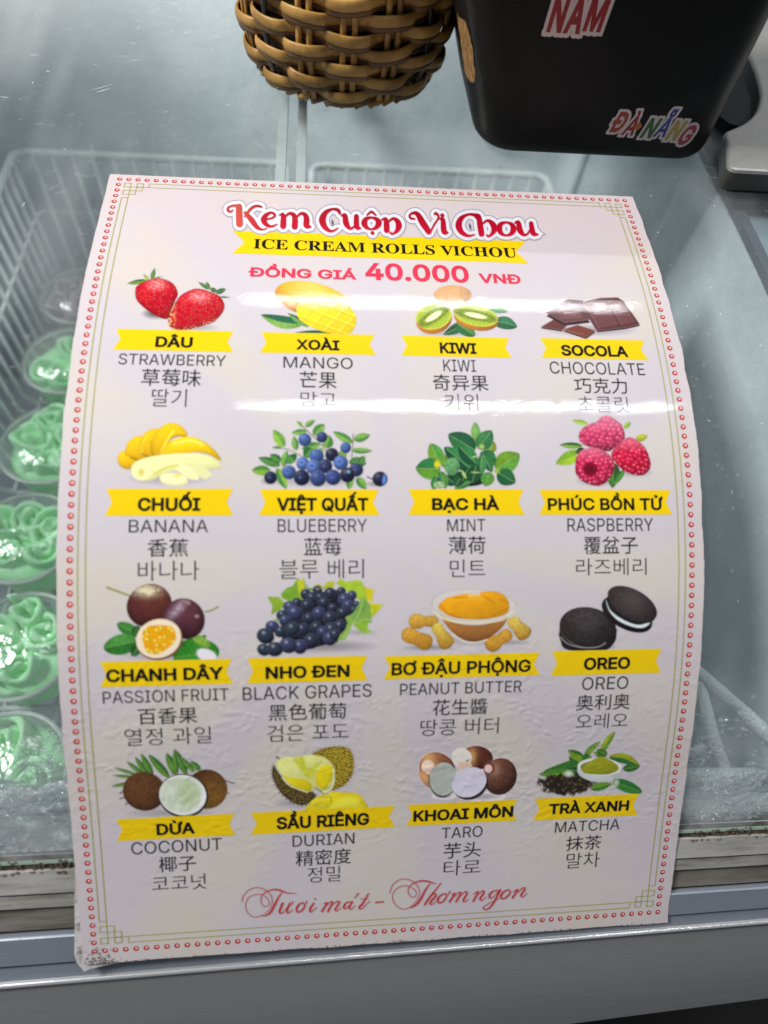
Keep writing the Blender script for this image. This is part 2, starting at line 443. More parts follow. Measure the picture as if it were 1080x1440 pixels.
MAPS={
 'strawberry':([2.108, 10.397, 1.886, 0.174, -0.812, -0.405],[13.733, -0.483, 14.918, -0.007, 0.31, -2.144]),  
 'mango':([15.846, 10.739, 0.517, 0.181, -0.828, -0.023],[15.141, -0.456, 14.661, -0.007, 0.299, -2.017]),  
 'kiwi':([31.468, 11.294, -0.986, 0.195, -0.937, 0.424],[14.47, -0.482, 15.196, -0.007, 0.32, -2.169]),  
 'chocolate':([45.281, 11.682, -2.27, 0.204, -0.965, 0.807],[15.438, -0.465, 15.098, -0.007, 0.316, -2.094]),  
 'banana':([3.009, 9.455, 0.674, 0.145, -0.266, -0.197],[31.92, -0.119, 10.368, -0.001, 0.157, -0.502]),  
 'blueberry':([15.72, 12.308, 0.215, 0.242, -0.418, -0.003],[31.617, -0.158, 13.229, -0.001, 0.254, -0.752]),  
 'mint':([31.045, 10.326, -0.401, 0.165, -0.31, 0.209],[31.566, -0.13, 10.86, -0.001, 0.172, -0.55]),  
 'raspberry':([45.369, 10.815, -1.04, 0.177, -0.358, 0.453],[30.629, -0.149, 11.226, -0.001, 0.183, -0.626]),  
 'passion_fruit':([2.598, 10.306, -0.061, 0.185, 0.089, -0.207],[46.767, 0.118, 10.643, 0.004, 0.206, 0.299]),  
 'grape':([16.215, 11.371, -0.09, 0.222, 0.135, -0.003],[46.599, 0.124, 11.477, 0.004, 0.242, 0.366]),  
 'peanut_butter':([29.445, 12.482, -0.106, 0.266, 0.238, 0.272],[47.42, 0.148, 12.342, 0.006, 0.29, 0.525]),  
 'cookie':([44.663, 10.482, -0.029, 0.18, 0.154, 0.365],[47.261, 0.121, 10.143, 0.003, 0.189, 0.303]),  
 'coconut':([2.666, 11.154, -0.925, 0.243, 0.508, -0.012],[62.25, 0.459, 12.903, 0.013, 0.319, 0.553]),  
 'durian':([17.001, 9.876, -0.244, 0.184, 0.408, -0.002],[62.469, 0.401, 11.145, 0.009, 0.238, 0.442]),  
 'taro':([31.018, 10.371, 0.327, 0.2, 0.462, 0.0],[63.041, 0.424, 11.486, 0.01, 0.25, 0.428]),  
 'matcha':([43.464, 10.777, 0.848, 0.212, 0.514, 0.033],[62.376, 0.417, 11.642, 0.01, 0.262, 0.494]),  
 'titleA':([9.684, 18.063, 2.403, 0.543, -3.41, -0.149],[1.691, -1.24, 29.741, -0.033, 1.089, -6.42]),  
 'titleB':([28.953, 19.088, -1.423, 0.585, -3.763, 0.886],[1.691, -1.266, 30.377, -0.034, 1.134, -6.67]),  
 'sloganC':([13.216, 14.709, -0.522, 0.42, 0.8, -0.002],[77.168, 1.001, 17.223, 0.033, 0.58, 0.846]),  
 'sloganD':([27.392, 15.434, 0.214, 0.454, 0.912, 0.016],[77.306, 1.03, 17.662, 0.035, 0.614, 0.91]),  
}
TITLE_MAP=([9.679, 18.066, 2.35, 0.568, -3.626, 0.352],[1.692, -1.244, 29.77, -0.034, 1.123, -6.56])
RIBBONS = []

# yellow name ribbons with swallow-tail ends
def ribbon(u0, u1, s0, s1, notch=.85, off=.00006, name='yellow_ribbon', flare=.12):
    v = []; f = []; n = 6; m = 8
    for i in range(n + 1):
        t = i / n; k = notch * (1 - abs(2 * t - 1)); fl = flare * (t - .5)
        a = u0 + k - fl * .6; b = u1 - k + fl * .6
        for j in range(m + 1): v.append((a + (b - a) * j / m, s0 + (s1 - s0) * t))
    for i in range(n):
        for j in range(m):
            q = i * (m + 1) + j; f.append((q, q + m + 1, q + m + 2, q + 1))
    RIBBONS.append(flat_print(name, v, f, off, M_yel))
RIB = [(2.65, 13.95, 22.2, 24.6), (16.6, 27.95, 22.2, 24.6), (30.6, 41.85, 22.2, 24.6), (45.05, 56.35, 22.1, 24.5),
       (3.0, 14.4, 38.5, 41.0), (16.8, 28.0, 38.55, 41.0), (30.8, 42.1, 38.5, 41.0), (43.6, 57.05, 38.55, 41.0),
       (2.45, 14.3, 54.3, 56.72), (15.65, 26.9, 54.3, 56.75), (28.45, 43.75, 54.4, 56.7), (44.9, 56.15, 54.3, 56.8),
       (2.9, 14.1, 70.35, 72.75), (15.6, 29.85, 70.35, 72.8), (31.05, 42.4, 70.3, 72.75), (44.2, 55.4, 70.3, 72.85)]
for q in RIB: ribbon(*q, notch=.55 if q[1] - q[0] < 14 else .6)
ribbon(13.1, 45.4, 8.15, 11.75, notch=1.3, off=.00005, flare=-.3, name='title_ribbon')
for t_ in TEXTS: lettering(*t_)

# dotted red border, each a ring with a pale off-centre eye, joined as one print
def dots():
    P = []
    for i in range(60): P += [(i, 0), (i, 85)]
    for j in range(1, 85): P += [(0, j), (59, j)]
    v = []; f = []; c = []
    dark = np.array(rgb(168, 46, 46, 1.1)[:3]); mid = np.array(rgb(190, 84, 78, 1.2)[:3]); pale = np.array(rgb(232, 190, 184, 1.1)[:3])
    n = 14; rr = random.Random(2)
    for (u, s) in P:
        b = len(v)
        rings = [(0.29, 0, 0, mid), (0.245, 0, 0, dark), (0.15, .025, -.03, dark), (0.105, .03, -.04, pale)]
        for (r, ox, oy, cc) in rings:
            for k in range(n):
                a = 2 * math.pi * k / n; v.append((u + ox + r * math.cos(a), s + oy + r * math.sin(a))); c.append(cc)
        v.append((u + .03, s - .04)); c.append(pale)
        for q in range(3):
            for k in range(n): f.append((b + q * n + k, b + (q + 1) * n + k, b + (q + 1) * n + (k + 1) % n, b + q * n + (k + 1) % n))
        for k in range(n): f.append((b + 3 * n + k, b + 4 * n, b + 3 * n + (k + 1) % n))
    o = flat_print('dotted_border', v, f, .00006, M_pic, kind='stuff')
    at = o.data.color_attributes.new('print', 'FLOAT_COLOR', 'POINT')
    at.data.foreach_set('color', np.concatenate([np.array(c), np.ones((len(c), 1))], 1).astype(np.float32).ravel())
dots()
M_grn = laminate('print_olive', rgb(150, 150, 84, 1.25))
def lines():
    segs = []
    def corner(fx, fy):
        L = []
        def rect(a0, a1, b0, b1): L.extend([(a0, b0, a1, b0), (a1, b0, a1, b1), (a1, b1, a0, b1), (a0, b1, a0, b0)])
        rect(.7, 2.05, 2.1, 2.78); rect(.7, 1.38, .8, 1.45); rect(2.05, 2.72, .8, 1.45); rect(2.05, 2.72, 1.45, 2.1)
        L.extend([(.7, 3.36, 1.38, 3.36), (1.38, .8, 1.38, 3.4), (3.36, .75, 3.36, 1.45), (1.38, 1.45, 3.4, 1.45)])
        for (a, b, c, d) in L: segs.append((fx(a), fy(b), fx(c), fy(d)))
    X0 = lambda a: a - .02; X1 = lambda a: 59.02 - a; Y0 = lambda b: b - .1; Y1 = lambda b: 84.98 - b
    for fx in (X0, X1):
        for fy in (Y0, Y1): corner(fx, fy)
    for a in (.7, 1.38): segs.append((X0(a), Y0(3.36), X0(a), Y1(3.36))); segs.append((X1(a), Y0(3.36), X1(a), Y1(3.36)))
    for b in (.77, 1.45): segs.append((X0(3.36), Y0(b), X1(3.36), Y0(b))); segs.append((X0(3.36), Y1(b), X1(3.36), Y1(b)))
    w = .055; v = []; f = []
    for k, (a, b, c, d) in enumerate(segs):
        vert = abs(a - c) < 1e-6; n = max(1, int(max(abs(a - c), abs(b - d)) / .8))
        e = w * (1 if True else 0)
        if vert: b, d = min(b, d) - e, max(b, d) + e
        else: a, c = min(a, c) + e * 1.0, max(a, c) - e * 1.0
        for i in range(n):
            t0, t1 = i / n, (i + 1) / n
            x0, y0, x1, y1 = a + (c - a) * t0, b + (d - b) * t0, a + (c - a) * t1, b + (d - b) * t1
            q = len(v)
            if vert: v += [(x0 - w, y0), (x0 + w, y0), (x0 + w, y1), (x0 - w, y1)]
            else: v += [(x0, y0 - w), (x1, y0 - w), (x1, y0 + w), (x0, y0 + w)]
            f.append((q, q + 1, q + 2, q + 3))
    vv = np.array(v)
    o = flat_print('line_border', v, f, .00006, M_grn)
    # crossing pieces sit a hair apart so that no two faces share a plane
    me = o.data; co = np.zeros(len(vv) * 3); me.vertices.foreach_get('co', co); co = co.reshape(-1, 3)
    isv = np.array([abs(vv[4 * (i // 4)][0] - vv[4 * (i // 4) + 3][0]) < 1e-6 and abs(vv[4 * (i // 4)][1] - vv[4 * (i // 4) + 3][1]) > 2 * w + 1e-6 for i in range(len(vv))])
    co[isv, 2] += .00002; me.vertices.foreach_set('co', co.ravel()); me.update()
lines()
# ------------------------------------------------------------------ printed pictures: small vertex-coloured print patches
_rs = np.random.RandomState(11); _L = _rs.rand(128, 128); _L2 = _rs.rand(128, 128)
def vn(x, y, sc, L=_L):
    x = x / sc + 37.3; y = y / sc + 11.7; i = np.floor(x).astype(int); j = np.floor(y).astype(int); a = x - i; b = y - j
    a = a * a * (3 - 2 * a); b = b * b * (3 - 2 * b)
    g = lambda p, q: L[q % 128, p % 128]
    return (g(i, j) * (1 - a) + g(i + 1, j) * a) * (1 - b) + (g(i, j + 1) * (1 - a) + g(i + 1, j + 1) * a) * b
def fb(x, y, sc): return (vn(x, y, sc) * .55 + vn(x, y, sc * .47, _L2) * .3 + vn(x, y, sc * .22) * .15)
def col(c, k=1.22): return np.array([min(lin(q) * k, .9) for q in c])
def smooth_closed(p, n=6):
    p = np.array(p, float); out = []
    m = len(p)
    for i in range(m):
        a, b, c, d = p[i - 1], p[i], p[(i + 1) % m], p[(i + 2) % m]
        for t in np.arange(n) / n:
            out.append(.5 * ((2 * b) + (c - a) * t + (2 * a - 5 * b + 4 * c - d) * t * t + (-a + 3 * b - 3 * c + d) * t ** 3))
    return np.array(out)
def smooth_open(p, n=8):
    p = np.array(p, float); m = len(p); out = []
    for i in range(m - 1):
        a, b, c, d = p[max(i - 1, 0)], p[i], p[i + 1], p[min(i + 2, m - 1)]
        for t in np.arange(n) / n:
            out.append(.5 * ((2 * b) + (c - a) * t + (2 * a - 5 * b + 4 * c - d) * t * t + (-a + 3 * b - 3 * c + d) * t ** 3))
    out.append(p[-1]); return np.array(out)
class Art:
    def __init__(s, mp, w, h, step, bg=(.605, .555, .580)):
        s.mp = mp; s.st = step; xs = np.arange(0, w, step); ys = np.arange(0, h, step)
        s.X, s.Y = np.meshgrid(xs, ys); s.C = np.ones(s.X.shape + (3,)) * np.array(bg); s.A = np.zeros(s.X.shape); s.bg = np.array(bg)
        s.aa = step * 1.1
    def put(s, m, c, solid=True):
        c = np.asarray(c, float)
        s.C += (c - s.C) * m[..., None]; s.A = np.maximum(s.A, m)
    def shadow(s, cx, cy, rx, ry, k=.6):
        d = ((s.X - cx) / rx) ** 2 + ((s.Y - cy) / ry) ** 2
        m = np.clip(1 - d, 0, 1) ** 1.3 * k; s.C *= (1 - m)[..., None]; s.A = np.maximum(s.A, np.where(m > .02, m, 0))
    def loc(s, cx, cy, rx, ry, rot):
        a = math.radians(rot); dx = s.X - cx; dy = s.Y - cy
        return (dx * math.cos(a) + dy * math.sin(a)) / rx, (-dx * math.sin(a) + dy * math.cos(a)) / ry
    def ball(s, cx, cy, rx, ry, rot=0, c=(200, 0, 0), dark=.35, spec=.5, lx=-.45, ly=-.6, tex=0, tsc=20, rim=0, c2=None, hl=(-.35, -.4, .12), only=None):
        u, v = s.loc(cx, cy, rx, ry, rot); r = np.sqrt(u * u + v * v); m = np.clip((1 - r) * min(rx, ry) / s.aa + .5, 0, 1)
        if only is not None: m = m * only
        nz = np.sqrt(np.clip(1 - r * r, 0, 1)); dx = (s.X - cx) / max(rx, ry); dy = (s.Y - cy) / max(rx, ry)
        lam = np.clip(nz * .72 + dx * lx + dy * ly, 0, 1.2)
        sh = dark + (1 - dark) * lam; k = col(c) * np.ones(s.C.shape)
        if c2 is not None:
            t = np.clip(.5 + v * .6, 0, 1)[..., None]; k = k * (1 - t) + col(c2) * t
        if tex: sh = sh * (1 + tex * (fb(s.X, s.Y, tsc) - .5) * 2)
        k = k * sh[..., None]
        if rim: k = k + (np.clip((r - .75) / .25, 0, 1) ** 2 * rim)[..., None] * np.array([.5, .55, .6])
        if spec:
            g = np.exp(-(((dx - hl[0]) ** 2 + (dy - hl[1]) ** 2) / hl[2] ** 2)); k = k + (g * spec)[..., None] * np.array([.8, .85, .9])
        s.put(m, np.clip(k, 0, .95)); return m
    def flat(s, cx, cy, rx, ry, rot, c, tex=0, tsc=15, soft=1):
        u, v = s.loc(cx, cy, rx, ry, rot); r = np.sqrt(u * u + v * v); m = np.clip((1 - r) * min(rx, ry) / (s.aa * soft) + .5, 0, 1)
        k = col(c) * np.ones(s.C.shape)
        if tex: k = k * (1 + tex * (fb(s.X, s.Y, tsc) - .5) * 2)[..., None]
        s.put(m, k); return m, r
    def sdf(s, p):
        x0, x1, y0, y1 = p[:, 0].min() - 12, p[:, 0].max() + 12, p[:, 1].min() - 12, p[:, 1].max() + 12
        i0, i1 = np.searchsorted(s.Y[:, 0], [y0, y1]); j0, j1 = np.searchsorted(s.X[0], [x0, x1])
        D = np.full(s.X.shape, -99.0)
        if i1 <= i0 or j1 <= j0: return D
        X = s.X[i0:i1, j0:j1][..., None]; Y = s.Y[i0:i1, j0:j1][..., None]
        a = p; b = np.roll(p, -1, 0); e = b - a; l2 = (e ** 2).sum(1) + 1e-9
        t = np.clip(((X - a[:, 0]) * e[:, 0] + (Y - a[:, 1]) * e[:, 1]) / l2, 0, 1)
        d = np.sqrt(((X - a[:, 0] - t * e[:, 0]) ** 2 + (Y - a[:, 1] - t * e[:, 1]) ** 2).min(-1))
        ins = (((a[:, 1] > Y) != (b[:, 1] > Y)) & (X < (b[:, 0] - a[:, 0]) * (Y - a[:, 1]) / (b[:, 1] - a[:, 1] + 1e-12) + a[:, 0])).sum(-1) % 2 == 1
        D[i0:i1, j0:j1] = np.where(ins, d, -d); return D
    def poly(s, pts, c, sm=True, tex=0, tsc=15, bulge=0, lx=-.3, ly=-.5, c2=None, soft=1, dark=.5, only=None):
        """filled outline; bulge > 0 shades it as a rounded body that deep in drawing units"""
        p = smooth_closed(pts) if sm else np.array(pts, float); D = s.sdf(p); m = np.clip(D / (s.aa * soft) + .5, 0, 1)
        if only is not None: m = m * only
        k = col(c) * np.ones(s.C.shape)
        if c2 is not None:
            y0, y1 = p[:, 1].min(), p[:, 1].max(); t = np.clip((s.Y - y0) / (y1 - y0), 0, 1)[..., None]; k = k * (1 - t) + col(c2) * t
        if tex: k = k * (1 + tex * (fb(s.X, s.Y, tsc) - .5) * 2)[..., None]
        if bulge:
            h = np.sqrt(np.clip(1 - (1 - np.clip(D, 0, bulge) / bulge) ** 2, 0, 1)); gy, gx = np.gradient(h, s.st)
            cx, cy = p.mean(0); w = np.ptp(p[:, 0]) / 2; hh = np.ptp(p[:, 1]) / 2
            sh = dark + (1 - dark) * h + .35 * (lx * (s.X - cx) / w + ly * (s.Y - cy) / hh); k = k * np.clip(sh, .1, 1.35)[..., None]
        s.put(m, np.clip(k, 0, .95)); return m
    def line(s, pts, w, c, sm=True, k=1.0, taper=False):
        p = smooth_open(pts) if sm and len(pts) > 2 else np.array(pts, float)
        for i in range(len(p) - 1):
            a, b = p[i], p[i + 1]; e = b - a; l2 = (e ** 2).sum() + 1e-9; pad = w + 4
            i0, i1 = np.searchsorted(s.Y[:, 0], [min(a[1], b[1]) - pad, max(a[1], b[1]) + pad]); j0, j1 = np.searchsorted(s.X[0], [min(a[0], b[0]) - pad, max(a[0], b[0]) + pad])
            if i1 <= i0 or j1 <= j0: continue
            X = s.X[i0:i1, j0:j1]; Y = s.Y[i0:i1, j0:j1]; t = np.clip(((X - a[0]) * e[0] + (Y - a[1]) * e[1]) / l2, 0, 1)
            d = np.hypot(X - a[0] - t * e[0], Y - a[1] - t * e[1]); ww = w * (1 - .8 * (i / len(p))) if taper else w
            m = np.clip((ww / 2 - d) / s.aa + .5, 0, 1) * k
            s.C[i0:i1, j0:j1] += (col(c) - s.C[i0:i1, j0:j1]) * m[..., None]; s.A[i0:i1, j0:j1] = np.maximum(s.A[i0:i1, j0:j1], m)
    def leaf(s, x0, y0, x1, y1, w, c, c2=None, vein=(150, 175, 90), bend=0, serr=0, pw=.75):
        """pointed leaf from its stalk to its tip"""
        L = math.hypot(x1 - x0, y1 - y0); ax, ay = (x1 - x0) / L, (y1 - y0) / L
        t = ((s.X - x0) * ax + (s.Y - y0) * ay) / L; q = -(s.X - x0) * ay + (s.Y - y0) * ax
        tt = np.clip(t, 0, 1); q = q - bend * np.sin(math.pi * tt)
        h = w * np.sin(math.pi * tt ** .85) ** pw
        if serr: h = h * (1 + serr * (np.abs((tt * 14) % 1 - .5) - .25))
        d = h - np.abs(q); d = np.where((t < 0) | (t > 1), -9, d); m = np.clip(d / s.aa + .3, 0, 1)
        up = (q < 0)[..., None]; k = np.where(up, col(c), col(c2 if c2 else c) * (1.0 if c2 else .72))
        k = k * (1 + .5 * (fb(s.X, s.Y, 22) - .5) + .12 * np.sin((tt * 9 + np.abs(q) / w * 1.6) * 6.28))[..., None] * (.8 + .3 * np.sin(math.pi * tt))[..., None]
        vm = np.clip(1 - np.abs(q) / (s.aa * .9), 0, 1) * .6 * (tt < .93); k = k + (col(vein) - k) * vm[..., None]
        s.put(m, np.clip(k, 0, .9)); return m
    def cells(s, sx, sy, rot=0, jit=.2):
        a = math.radians(rot); x = (s.X * math.cos(a) + s.Y * math.sin(a)) / sx; y = (-s.X * math.sin(a) + s.Y * math.cos(a)) / sy
        best = np.full(x.shape, 9.0); bx = np.zeros(x.shape); by = np.zeros(x.shape); idr = np.zeros(x.shape); j0 = np.floor(y)
        for dj in (-1, 0, 1):
            j = j0 + dj; off = .5 * (j % 2); i0 = np.floor(x - off)
            for di in (-1, 0, 1, 2):
                i = i0 + di; r1 = _L[(j.astype(int) * 7) % 128, (i.astype(int) * 13) % 128]; r2 = _L2[(j.astype(int) * 5) % 128, (i.astype(int) * 3) % 128]
                cx = i + off + (r1 - .5) * jit; cy = j + (r2 - .5) * jit; d = np.hypot(x - cx, (y - cy)); k = d < best
                best = np.where(k, d, best); bx = np.where(k, x - cx, bx); by = np.where(k, y - cy, by); idr = np.where(k, r1, idr)
        return best, bx, by, idr
    def emit(s, name, off, thr=.04, label=None, swing=0):
        ny, nx = s.X.shape; keep = s.A > thr; cell = keep[:-1, :-1] | keep[1:, :-1] | keep[:-1, 1:] | keep[1:, 1:]
        ii, jj = np.nonzero(cell); idx = (ii * nx + jj); F = np.stack([idx, idx + nx, idx + nx + 1, idx + 1], 1)
        used = np.unique(F); rm = -np.ones(nx * ny, int); rm[used] = np.arange(len(used)); F = rm[F]
        a = s.X.ravel()[used] / 1000; b = s.Y.ravel()[used] / 1000; B = np.stack([np.ones_like(a), a, b, a * a, a * b, b * b], 1)
        u = B @ np.array(s.mp[0]); v = B @ np.array(s.mp[1]); co = sheet(u, v, off)
        me = bpy.data.meshes.new(name); nv = len(used); nf = len(F)
        me.vertices.add(nv); me.vertices.foreach_set('co', co.ravel().astype(np.float32)); me.loops.add(nf * 4); me.polygons.add(nf)
        me.loops.foreach_set('vertex_index', F.ravel().astype(np.int32)); me.polygons.foreach_set('loop_start', np.arange(0, nf * 4, 4, dtype=np.int32))
        me.update(calc_edges=True); me.validate()
        c = s.C.reshape(-1, 3)[used]; al = s.A.ravel()[used][:, None]; 
        at = me.color_attributes.new('print', 'FLOAT_COLOR', 'POINT'); at.data.foreach_set('color', np.concatenate([np.clip(c, 0, 1), np.ones((nv, 1))], 1).astype(np.float32).ravel())
        o = link(name, me, M_pic, menu, smooth=True)
        if label: o['label'] = label
        return o
G1, G2, G3 = (96, 140, 50), (40, 92, 44), (24, 66, 40)
OFFP = .00003
ST = 4.6
def pic(n, h=675, st=ST): return Art(MAPS[n], 1080, h, st)

def strawberry():
    a = pic('strawberry'); a.shadow(330, 480, 150, 60, .85); a.shadow(720, 610, 230, 40, .35)
    a.leaf(250, 165, 62, 195, 24, (88, 120, 40), (52, 92, 40)); a.leaf(290, 160, 322, 48, 22, (78, 118, 50), (50, 90, 44)); a.leaf(270, 170, 212, 105, 16, (140, 160, 60)); a.leaf(300, 150, 395, 128, 9, G2)
    def body(pts, gx, gy, seed):
        m = a.poly(pts, (196, 14, 38), bulge=75, tex=.12, tsc=40, dark=.42, c2=(178, 10, 32))
        d, bx, by, r = a.cells(31, 30, gx, .35); k = m * np.clip((.26 - d) * 8, 0, 1); a.C *= (1 - .45 * m * np.exp(-((d - .3) / .1) ** 2))[..., None]
        lit = np.clip(.35 + .9 * np.exp(-(((a.X - gy[0]) / gy[2]) ** 2 + ((a.Y - gy[1]) / gy[3]) ** 2)), 0, 1)
        a.C += (col((250, 170, 120)) - a.C) * (k * (.05 + .45 * lit) * (r > .45))[..., None]
        g = np.exp(-(((a.X - gy[0]) / (gy[2] * .5)) ** 2 + ((a.Y - gy[1]) / (gy[3] * .5)) ** 2)) * m
        ring = np.exp(-((d - .36) / .09) ** 2); a.C += (g * ring * .75)[..., None] * np.array([1, .8, .8])
        return m
    m1 = body([(138, 245), (160, 212), (235, 170), (330, 145), (430, 158), (505, 205), (542, 290), (520, 350), (480, 440), (440, 530), (330, 498), (215, 420), (145, 340)], 20, (340, 205, 150, 90), 1)
    a.C *= (1 - .5 * m1 * np.clip((a.X - 440) / 100, 0, 1) * np.clip((a.Y - 300) / 100, 0, 1))[..., None]
    a.leaf(830, 250, 735, 178, 17, (52, 92, 48)); a.leaf(835, 255, 812, 178, 22, (58, 100, 54)); a.leaf(900, 285, 998, 245, 26, (40, 86, 52), (36, 78, 48)); a.leaf(845, 240, 920, 275, 22, (44, 84, 46)); a.leaf(930, 320, 1040, 328, 10, (44, 84, 46))
    m2 = body([(452, 525), (500, 405), (560, 315), (640, 265), (720, 242), (820, 262), (930, 310), (982, 390), (965, 470), (880, 560), (760, 600), (640, 632), (520, 632), (462, 600)], -28, (745, 320, 170, 90), 2)
    d, bx, by, r = a.cells(26, 22, -20, .6); e = m2 * np.clip((a.Y - (700 - .28 * a.X + 60)) / 60, 0, 1); a.C += (col((240, 190, 150)) - a.C) * (e * (r > .45) * np.clip((.42 - d) * 5, 0, 1) * .8)[..., None]
    d, bx, by, r = a.cells(24, 22, 10, .6); e = m2 * np.clip((530 - a.X) / 50, 0, 1); a.C += (col((235, 170, 110)) - a.C) * (e * (r > .4) * .7)[..., None]
    a.emit('strawberry_picture', OFFP)
def mango():
    a = pic('mango'); a.leaf(460, 440, 45, 355, 62, (110, 150, 70), (30, 84, 58), bend=-26, vein=(30, 70, 50)); a.leaf(720, 530, 370, 525, 26, (36, 92, 60), (24, 70, 50)); a.leaf(500, 470, 300, 340, 30, (90, 140, 66), (36, 86, 56))
    m = a.ball(540, 215, 365, 165, 14, (232, 186, 20), dark=.62, spec=.12, c2=(226, 160, 20), hl=(-.1, -.25, .5), lx=.1, ly=-.35)
    k = m * np.clip((330 - a.X) / 190 + (a.Y - 180) / 260, 0, 1) * .8; a.C += (col((206, 96, 34)) - a.C) * k[..., None]
    a.C *= (1 - .45 * m * np.exp(-((a.X - 380) / 60) ** 2 - ((a.Y - 330) / 70) ** 2))[..., None]
    m = a.poly([(385, 320), (400, 265), (470, 215), (560, 190), (680, 200), (800, 240), (900, 300), (950, 370), (945, 450), (890, 530), (740, 535), (620, 510), (500, 460), (410, 395)], (240, 196, 22), bulge=40, dark=.82, tex=.06)
    d, bx, by, r = a.cells(9e9, 9e9)
    x = (a.X - 420) * .80 + (a.Y - 280) * .60; y = -(a.X - 420) * .60 + (a.Y - 280) * .80
    for q, sc, wd in ((x + .12 * y, 112, 9), (y + .28 * x, 96, 11)):
        f = np.abs((q / sc + .5) % 1 - .5) * sc; g = np.clip(1 - f / wd, 0, 1) * m; a.C += (col((198, 118, 18)) - a.C) * (g * .75)[..., None]
        f2 = np.abs((q / sc + .62) % 1 - .5) * sc; a.C += (col((250, 222, 70)) - a.C) * (np.clip(1 - f2 / 26, 0, 1) * m * .35)[..., None]
    a.emit('mango_picture', OFFP)
def kiwi():
    a = pic('kiwi'); a.shadow(430, 530, 330, 40, .3)
    a.ball(450, 170, 180, 95, 0, (206, 158, 110), dark=.7, spec=0, tex=.15, tsc=30)
    a.leaf(680, 280, 975, 330, 44, (104, 150, 100), (70, 124, 84), bend=-10); a.leaf(840, 420, 1060, 470, 62, (44, 100, 70), (34, 84, 56), bend=-12, pw=.6)
    a.leaf(600, 430, 360, 545, 50, (34, 84, 56)); a.leaf(480, 430, 660, 555, 62, (70, 116, 60), (44, 94, 54), pw=.5)
    for (cx, cy, rx, ry, ro, sx, sy, sr) in ((270, 370, 172, 122, -14, 98, 30, -32), (668, 362, 212, 96, 12, 118, 24, 10)):
        a.ball(cx + 2, cy + 32, rx, ry + 12, ro, (186, 120, 40), dark=.5, spec=0, tex=.15, lx=-.5, ly=.1)
        m, r = a.flat(cx, cy, rx, ry, ro, (150, 172, 52)); a.C += (col((192, 184, 70)) - a.C) * (m * np.clip((r - .86) * 9, 0, 1))[..., None]
        u, v = a.loc(cx, cy, rx, ry, ro); ang = np.arctan2(v, u); a.C *= (1 + .13 * m * np.sin(ang * 34) * np.clip(r, 0, 1))[..., None]
        u, v = a.loc(cx, cy, sx, sy, sr if sr < 0 else ro); q = np.sqrt(u * u + v * v); g = np.exp(-((q - 1.45) / .55) ** 2)
        d, bx, by, rr = a.cells(13, 15, 20, .7); a.C *= (1 - m * g * (.35 + .55 * (d < .33)))[..., None]
        a.C += (col((226, 226, 176)) - a.C) * (m * np.clip((1.0 - q) * 4, 0, 1))[..., None]
    a.emit('kiwi_picture', OFFP)
def chocolate():
    a = pic('chocolate'); a.shadow(560, 400, 480, 60, .4)
    D, Mi, Li = (70, 36, 38), (96, 54, 54), (128, 86, 82)
    def slab(p, c, t=26, tc=(44, 24, 28)):
        q = np.array(p, float); a.poly([tuple(x) for x in q + [0, t]], tc, sm=False); a.poly(p, c, sm=False, tex=.12, tsc=60)
        for i in range(len(p)): a.line([p[i], p[(i + 1) % len(p)]], 5, (150, 108, 104), sm=False, k=.45)
    slab([(70, 370), (200, 295), (330, 330), (270, 400)], (92, 50, 46), 14); slab([(280, 395), (420, 350), (590, 405), (500, 470)], (108, 56, 46), 16)
    a.line([(300, 400), (480, 440)], 8, (150, 96, 76), sm=False, k=.6)
    slab([(120, 235), (215, 185), (470, 190), (540, 300), (300, 330)], (92, 58, 60), 30)
    a.poly([(225, 205), (440, 210), (470, 285), (260, 295)], (108, 70, 72), sm=False); slab([(240, 150), (330, 110), (470, 120), (480, 185), (330, 190)], (84, 56, 60), 10)
    slab([(440, 140), (640, 95), (800, 90), (860, 130), (1010, 345), (880, 375), (610, 405)], (84, 48, 50), 16)
    for p in ([(470, 150), (690, 150), (705, 215), (545, 240)], [(545, 250), (740, 215), (815, 350), (630, 385)], [(760, 220), (890, 200), (985, 330), (845, 350)], [(720, 120), (830, 120), (875, 190), (745, 195)]):
        a.poly(p, (98, 58, 60), sm=False, tex=.1, tsc=50)
        for i in (0, 3): a.line([p[i], p[(i + 1) % 4]], 5, (160, 122, 120), sm=False, k=.5)
        for i in (1, 2): a.line([p[i], p[(i + 1) % 4]], 6, (52, 28, 32), sm=False, k=.8)
    a.emit('chocolate_picture', OFFP)
